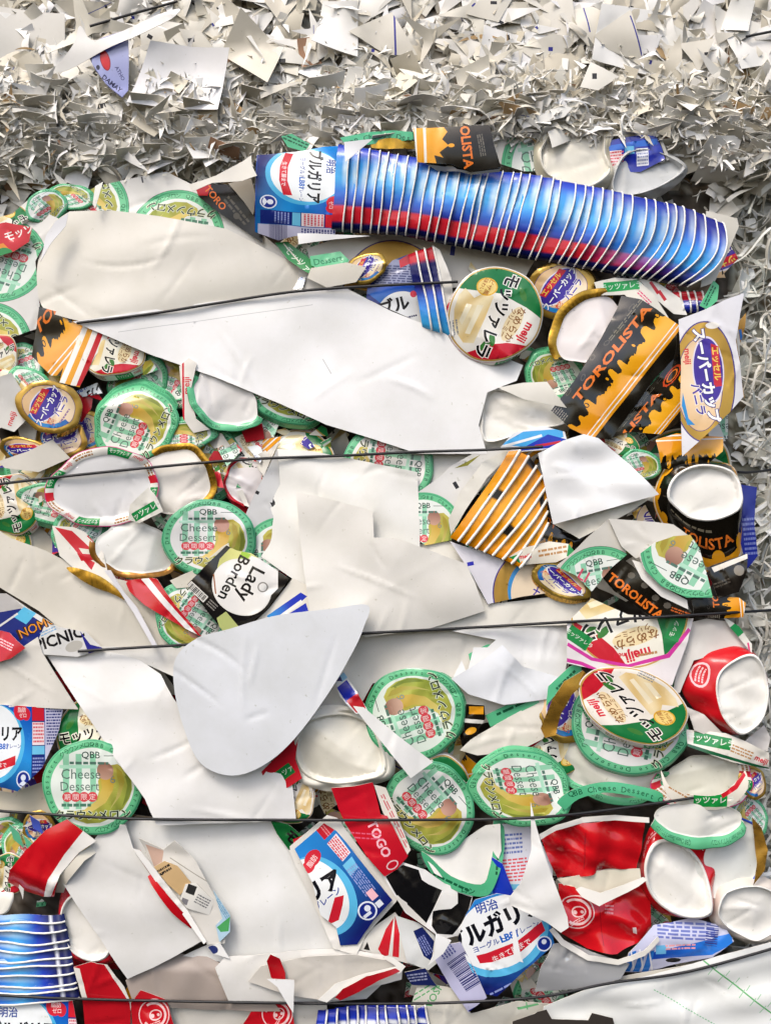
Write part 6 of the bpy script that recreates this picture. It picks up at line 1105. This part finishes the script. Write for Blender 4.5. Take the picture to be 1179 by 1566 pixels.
sheet('paper_lid_strip', 'green lettered lid edge arching just above the fourth wire at the right', 'lid', catmull([(852, 1226), (880, 1206), (930, 1196), (985, 1204), (1012, 1214), (1008, 1228), (970, 1218), (925, 1212), (885, 1222), (862, 1240)], 4), 48, '#4fae80', lambda A: A.arctext('QBB Cheese Dessert QBB', 930, 1390, 184, 12, 108, 2.3, '#17583a', .01), mat='gloss', bend=[(90, 60, 0)])
lid('small brown and gold ice cream lid scrap at the right edge above the wire', 1150, 1196, 22, 26, 'ice', 30, 30, 38, 'gold', (200, 380), cr=.2)
lid('small green lid crushed behind the dented white cup end at the right', 1146, 1250, 30, 34, 'melon', 220, 40, 32, 'melon', (-60, 90), cr=.2)
# blue glossy crushed cup bottom right
def a(A):
    A.poly([(1000, 1455), (1120, 1430), (1122, 1445), (1090, 1462), (990, 1468)], grad('#17309e', '#2f7fe0', (1, 0), -60, 60)); A.lines(1050, 1425, 90, 26, -4, 5, '#6a74b8', 3, .6); A.bars(1090, 1430, 36, 20, 80, 20, '#3a4490', 3); A.rect(1010, 1452, 16, 14, 0, '#6fb8e4'); A.lines(1040, 1448, 46, 10, 2, 2, '#e8a0a4')
    for i in range(3): A.poly([(955+i*14, 1490), (962+i*14, 1455), (972+i*14, 1452), (965+i*14, 1490)], '#2a74cc'); A.rect(967+i*14, 1470, 2.5, 40, 12, '#e8e8ec')
    A.disc(1030, 1470, 12, 4, 0, '#1a1a20', 14)
sheet('yogurt_cup', 'crushed shiny blue cup with fine print, lower right above the lowest wire', 'cup', [(952, 1492), (960, 1456), (1000, 1416), (1060, 1408), (1110, 1420), (1124, 1442), (1090, 1466), (1030, 1478), (990, 1490)], 44, '#c4c6e0', a, mat='shiny', bend=[(85, 50, 0)], cr=.1, wav=3)
sheet('silver_film', 'silvery grey film scrap left of the crushed blue cup, above the lowest wire', 'film', [(846, 1444), (866, 1440), (905, 1456), (962, 1474), (948, 1496), (880, 1512), (818, 1520), (826, 1480)], 46, lin('#b8babd', .35), mat='shiny', bend=[(40, 14, 0)], cr=.1)
sheet('card_scrap', 'pale card strip along the lowest wire at the right', 'card', [(940, 1496), (1040, 1478), (1180, 1440), (1180, 1452), (1040, 1492), (920, 1512)], 42, '#d6d2c6', cr=.06)
# bottom sheets
def a(A):
    A.sh.append(([np.array([A.c(*p) for p in q]) for q in [[(900+i*13, 1541-0) if False else (1068+i*16, 1462+i*12.5), (1068+i*16+16, 1462+i*12.5+12.5), (1068+i*16+15, 1462+i*12.5+14.5), (1068+i*16-1, 1462+i*12.5+2)] for i in range(9)]], '#5fae6c'))
    for i in range(7): A.rect(1086+i*16, 1484+i*12, 15, 1.2, 52, '#8cc498'); A.rect(1096+i*16, 1476+i*12, 10, 1.2, 52, '#8cc498')
    for i in range(22): A.rect(1000+i*4.4, 1513+i*2.6, 3.2, 1.6, -30, '#86c094')
sheet('white_sheet', 'large white plastic sheet with thin green ruled lines at the bottom right', 'plastic sheet', [(832, 1542), (900, 1512), (1000, 1490), (1100, 1462), (1190, 1440), (1260, 1420), (1260, 1640), (820, 1640)], 50, '#e4e6e4', a, mat='shiny', bend=[(60, 2, 0)], wav=4, wl=90, cr=.05, cap=10)
def a(A): A.lines(652, 1512, 60, 14, 30, 2, '#58a868', 3, .3); A.text('VOSH', 664, 1520, 16, 60, '#4c9c5c', .01); A.poly([(790, 1540), (822, 1534), (824, 1537), (792, 1544)], '#6ab47c'); A.rect(805, 1536, 2, 16, 10, '#6ab47c')
sheet('cream_sheet', 'cream card with faint green writing at the bottom centre', 'card', [(640, 1500), (690, 1510), (720, 1548), (790, 1530), (840, 1536), (830, 1640), (640, 1640), (620, 1560)], 38, '#cfccc2', a, cr=.06)
sheet('cream_sheet', 'cream card at the bottom edge left of the blue cup tops', 'card', [(190, 1540), (420, 1536), (500, 1536), (500, 1640), (180, 1640)], 36, '#d2cec6', cr=.05)
sheet('dark_board', 'dark grey-brown jagged board at the very bottom edge, right of centre', 'board', [(780, 1590), (784, 1563), (818, 1552), (822, 1549), (836, 1546), (844, 1560), (900, 1563), (906, 1552), (938, 1560), (946, 1590), (950, 1640), (820, 1640)], 60, '#332e2a', mat='matte', cr=.1)
# ================================================================== baling wires, laid over what is built so far
bpy.context.view_layer.update(); dg = bpy.context.evaluated_depsgraph_get()
def surf(px, py, win=7):
    best = -30
    for ox, oy in ((0, 0), (-win, 0), (win, 0), (0, -win), (0, win)):
        z = 40.0
        for _ in range(3):
            k = (D-z)/D; x = (px+ox-CX)*k*S; zz = (CY-py-oy)*k*S
            hit, loc, nrm, idx, ob, mt = SC.ray_cast(dg, Vector((x, -0.16, zz)), Vector((0, 1, 0)))
            if hit: z = -loc.y/S
        if hit: best = max(best, z)
    return best
kinds = ['melon', 'mozz', 'melon', 'ice', 'toro', 'yog', 'white', 'white', 'red', 'mozz', 'melon']
cnt = 0; used = []
for _ in range(2600):
    if cnt >= 190: break
    x, y = rng.uniform(0, 1095), rng.uniform(300, 1566)
    if y < 330+max(0, 250-x)*.1 or any((x-u)**2+(y-v)**2 < 15**2 for u, v in used): continue
    zz = surf(x, y, 5)
    if zz > 29 or zz < -25: continue
    used.append((x, y)); cnt += 1; kd = kinds[rng.integers(len(kinds))]; s_ = rng.uniform(13, 30); a0 = np.sort(rng.uniform(0, 6.28)+np.cumsum(rng.uniform(.8, 1.9, 4))); st = rng.uniform(.35, 1)
    p = (np.stack([np.cos(a0)*s_*rng.uniform(.7, 1.2, 4), np.sin(a0)*s_*st], 1)@rot2(rng.uniform(0, 180)).T)+np.array([x, y]); ro = rng.uniform(0, 360); ex = rng.uniform(-45, 45, 2)
    def a(A):
        if kd in ('melon', 'mozz', 'ice'): A.put(ART[kd], x+ex[0], y+ex[1], 66, 60, ro)
        elif kd == 'toro': A.put(ART['toro'], x-60, y+20, 36, 36, ro*.2)
        elif kd == 'yog': A.put(ART['yog'], x+ex[0]*.5, y, 55, 55, ro)
    sheet('packaging_fragment', 'small torn fragment of printed packaging stuck in a crevice between larger pieces', 'scrap', p, (zz+5)/DS, {'red': '#c01f2c'}.get(kd, '#e4e1da'), a, mat='gloss', g=6, group='fragments in the crevices of the bale', cr=.2, ncr=7, rad=22, wav=1.5, tilt=rng.normal(0, .18, 2))
def wire(label, pts, lo=0, span=5):
    p = catmull(pts, 12, False); s = np.concatenate([[0], np.cumsum(np.hypot(*np.diff(p, axis=0).T))]); n = int(s[-1]/12)+2; q = np.linspace(0, s[-1], n)
    x = np.interp(q, s, p[:, 0]); y = np.interp(q, s, p[:, 1]); z = np.array([surf(a_, b_) for a_, b_ in zip(x, y)])
    m = np.array([z[max(0, i-span):i+span+1].max() for i in range(n)]); ker = np.ones(2*span+1)/(2*span+1); m = np.convolve(np.pad(m, span, 'edge'), ker, 'valid'); z = np.maximum(m+1.0, z+2.0)
    z = np.convolve(np.pad(z, 2, 'edge'), np.ones(5)/5, 'valid')+1.0
    k = (D-z)/D; c = W(x.mean(), y.mean(), 0)
    V = np.column_stack([(x-CX)*k, (CY-y)*k, z]); o0 = np.array([c.x/S, c.z/S, 0])
    o = tube('baling_wire', V-o0, 2.1, M['wire'], None, 8, 1.0, c); tag(o, label, 'wire', 'black baling wires')
wire('topmost long black baling wire, under the large cream card', [(118, 494), (230, 480), (330, 464), (450, 446), (560, 438), (700, 431)])
wire('second black baling wire, crossing the green lids and centre sheet', [(-60, 748), (60, 733), (200, 718), (370, 703), (520, 697), (640, 691), (740, 688), (830, 683)])
wire('third black baling wire, reaching the right edge below the black wrapper strip', [(120, 996), (165, 993), (285, 986), (420, 978), (550, 969), (700, 961), (870, 951), (1000, 944), (1230, 930)])
wire('fourth black baling wire, under the round green cheese lid at the left', [(-60, 1236), (40, 1243), (200, 1252), (420, 1254), (620, 1254), (780, 1252), (880, 1245), (1000, 1229), (1060, 1220)])
wire('lowest black baling wire, near the bottom edge', [(-60, 1518), (100, 1527), (370, 1533), (560, 1535), (700, 1533), (830, 1524), (930, 1504), (1060, 1484), (1250, 1430)])
wire('short black wire stretch in the shredded strips at the right edge, upper one', [(1128, 722), (1150, 722), (1230, 712)], span=2)
wire('thin black wire on the shredded bale at the top left', [(138, 40), (200, 22), (272, 2)], span=2)
wire('thin black wire at the top right corner of the shredded bale', [(1140, 56), (1200, 44)], span=2)
# sheets that lie over the wires
sheet('pale_sheet', 'big smooth bluish white rounded card with a pointed corner, covering the third wire', 'card', catmull([(562, 926), (556, 960), (540, 996), (505, 1056), (452, 1128), (404, 1170), (354, 1187), (306, 1168), (280, 1112), (266, 1050), (270, 1005), (302, 976), (350, 962), (420, 942), (500, 932)], 5).tolist(), 65, '#d9dce0', bend=[(50, 1.6, 0)], wav=1.2, cr=.008, wl=200, g=8)
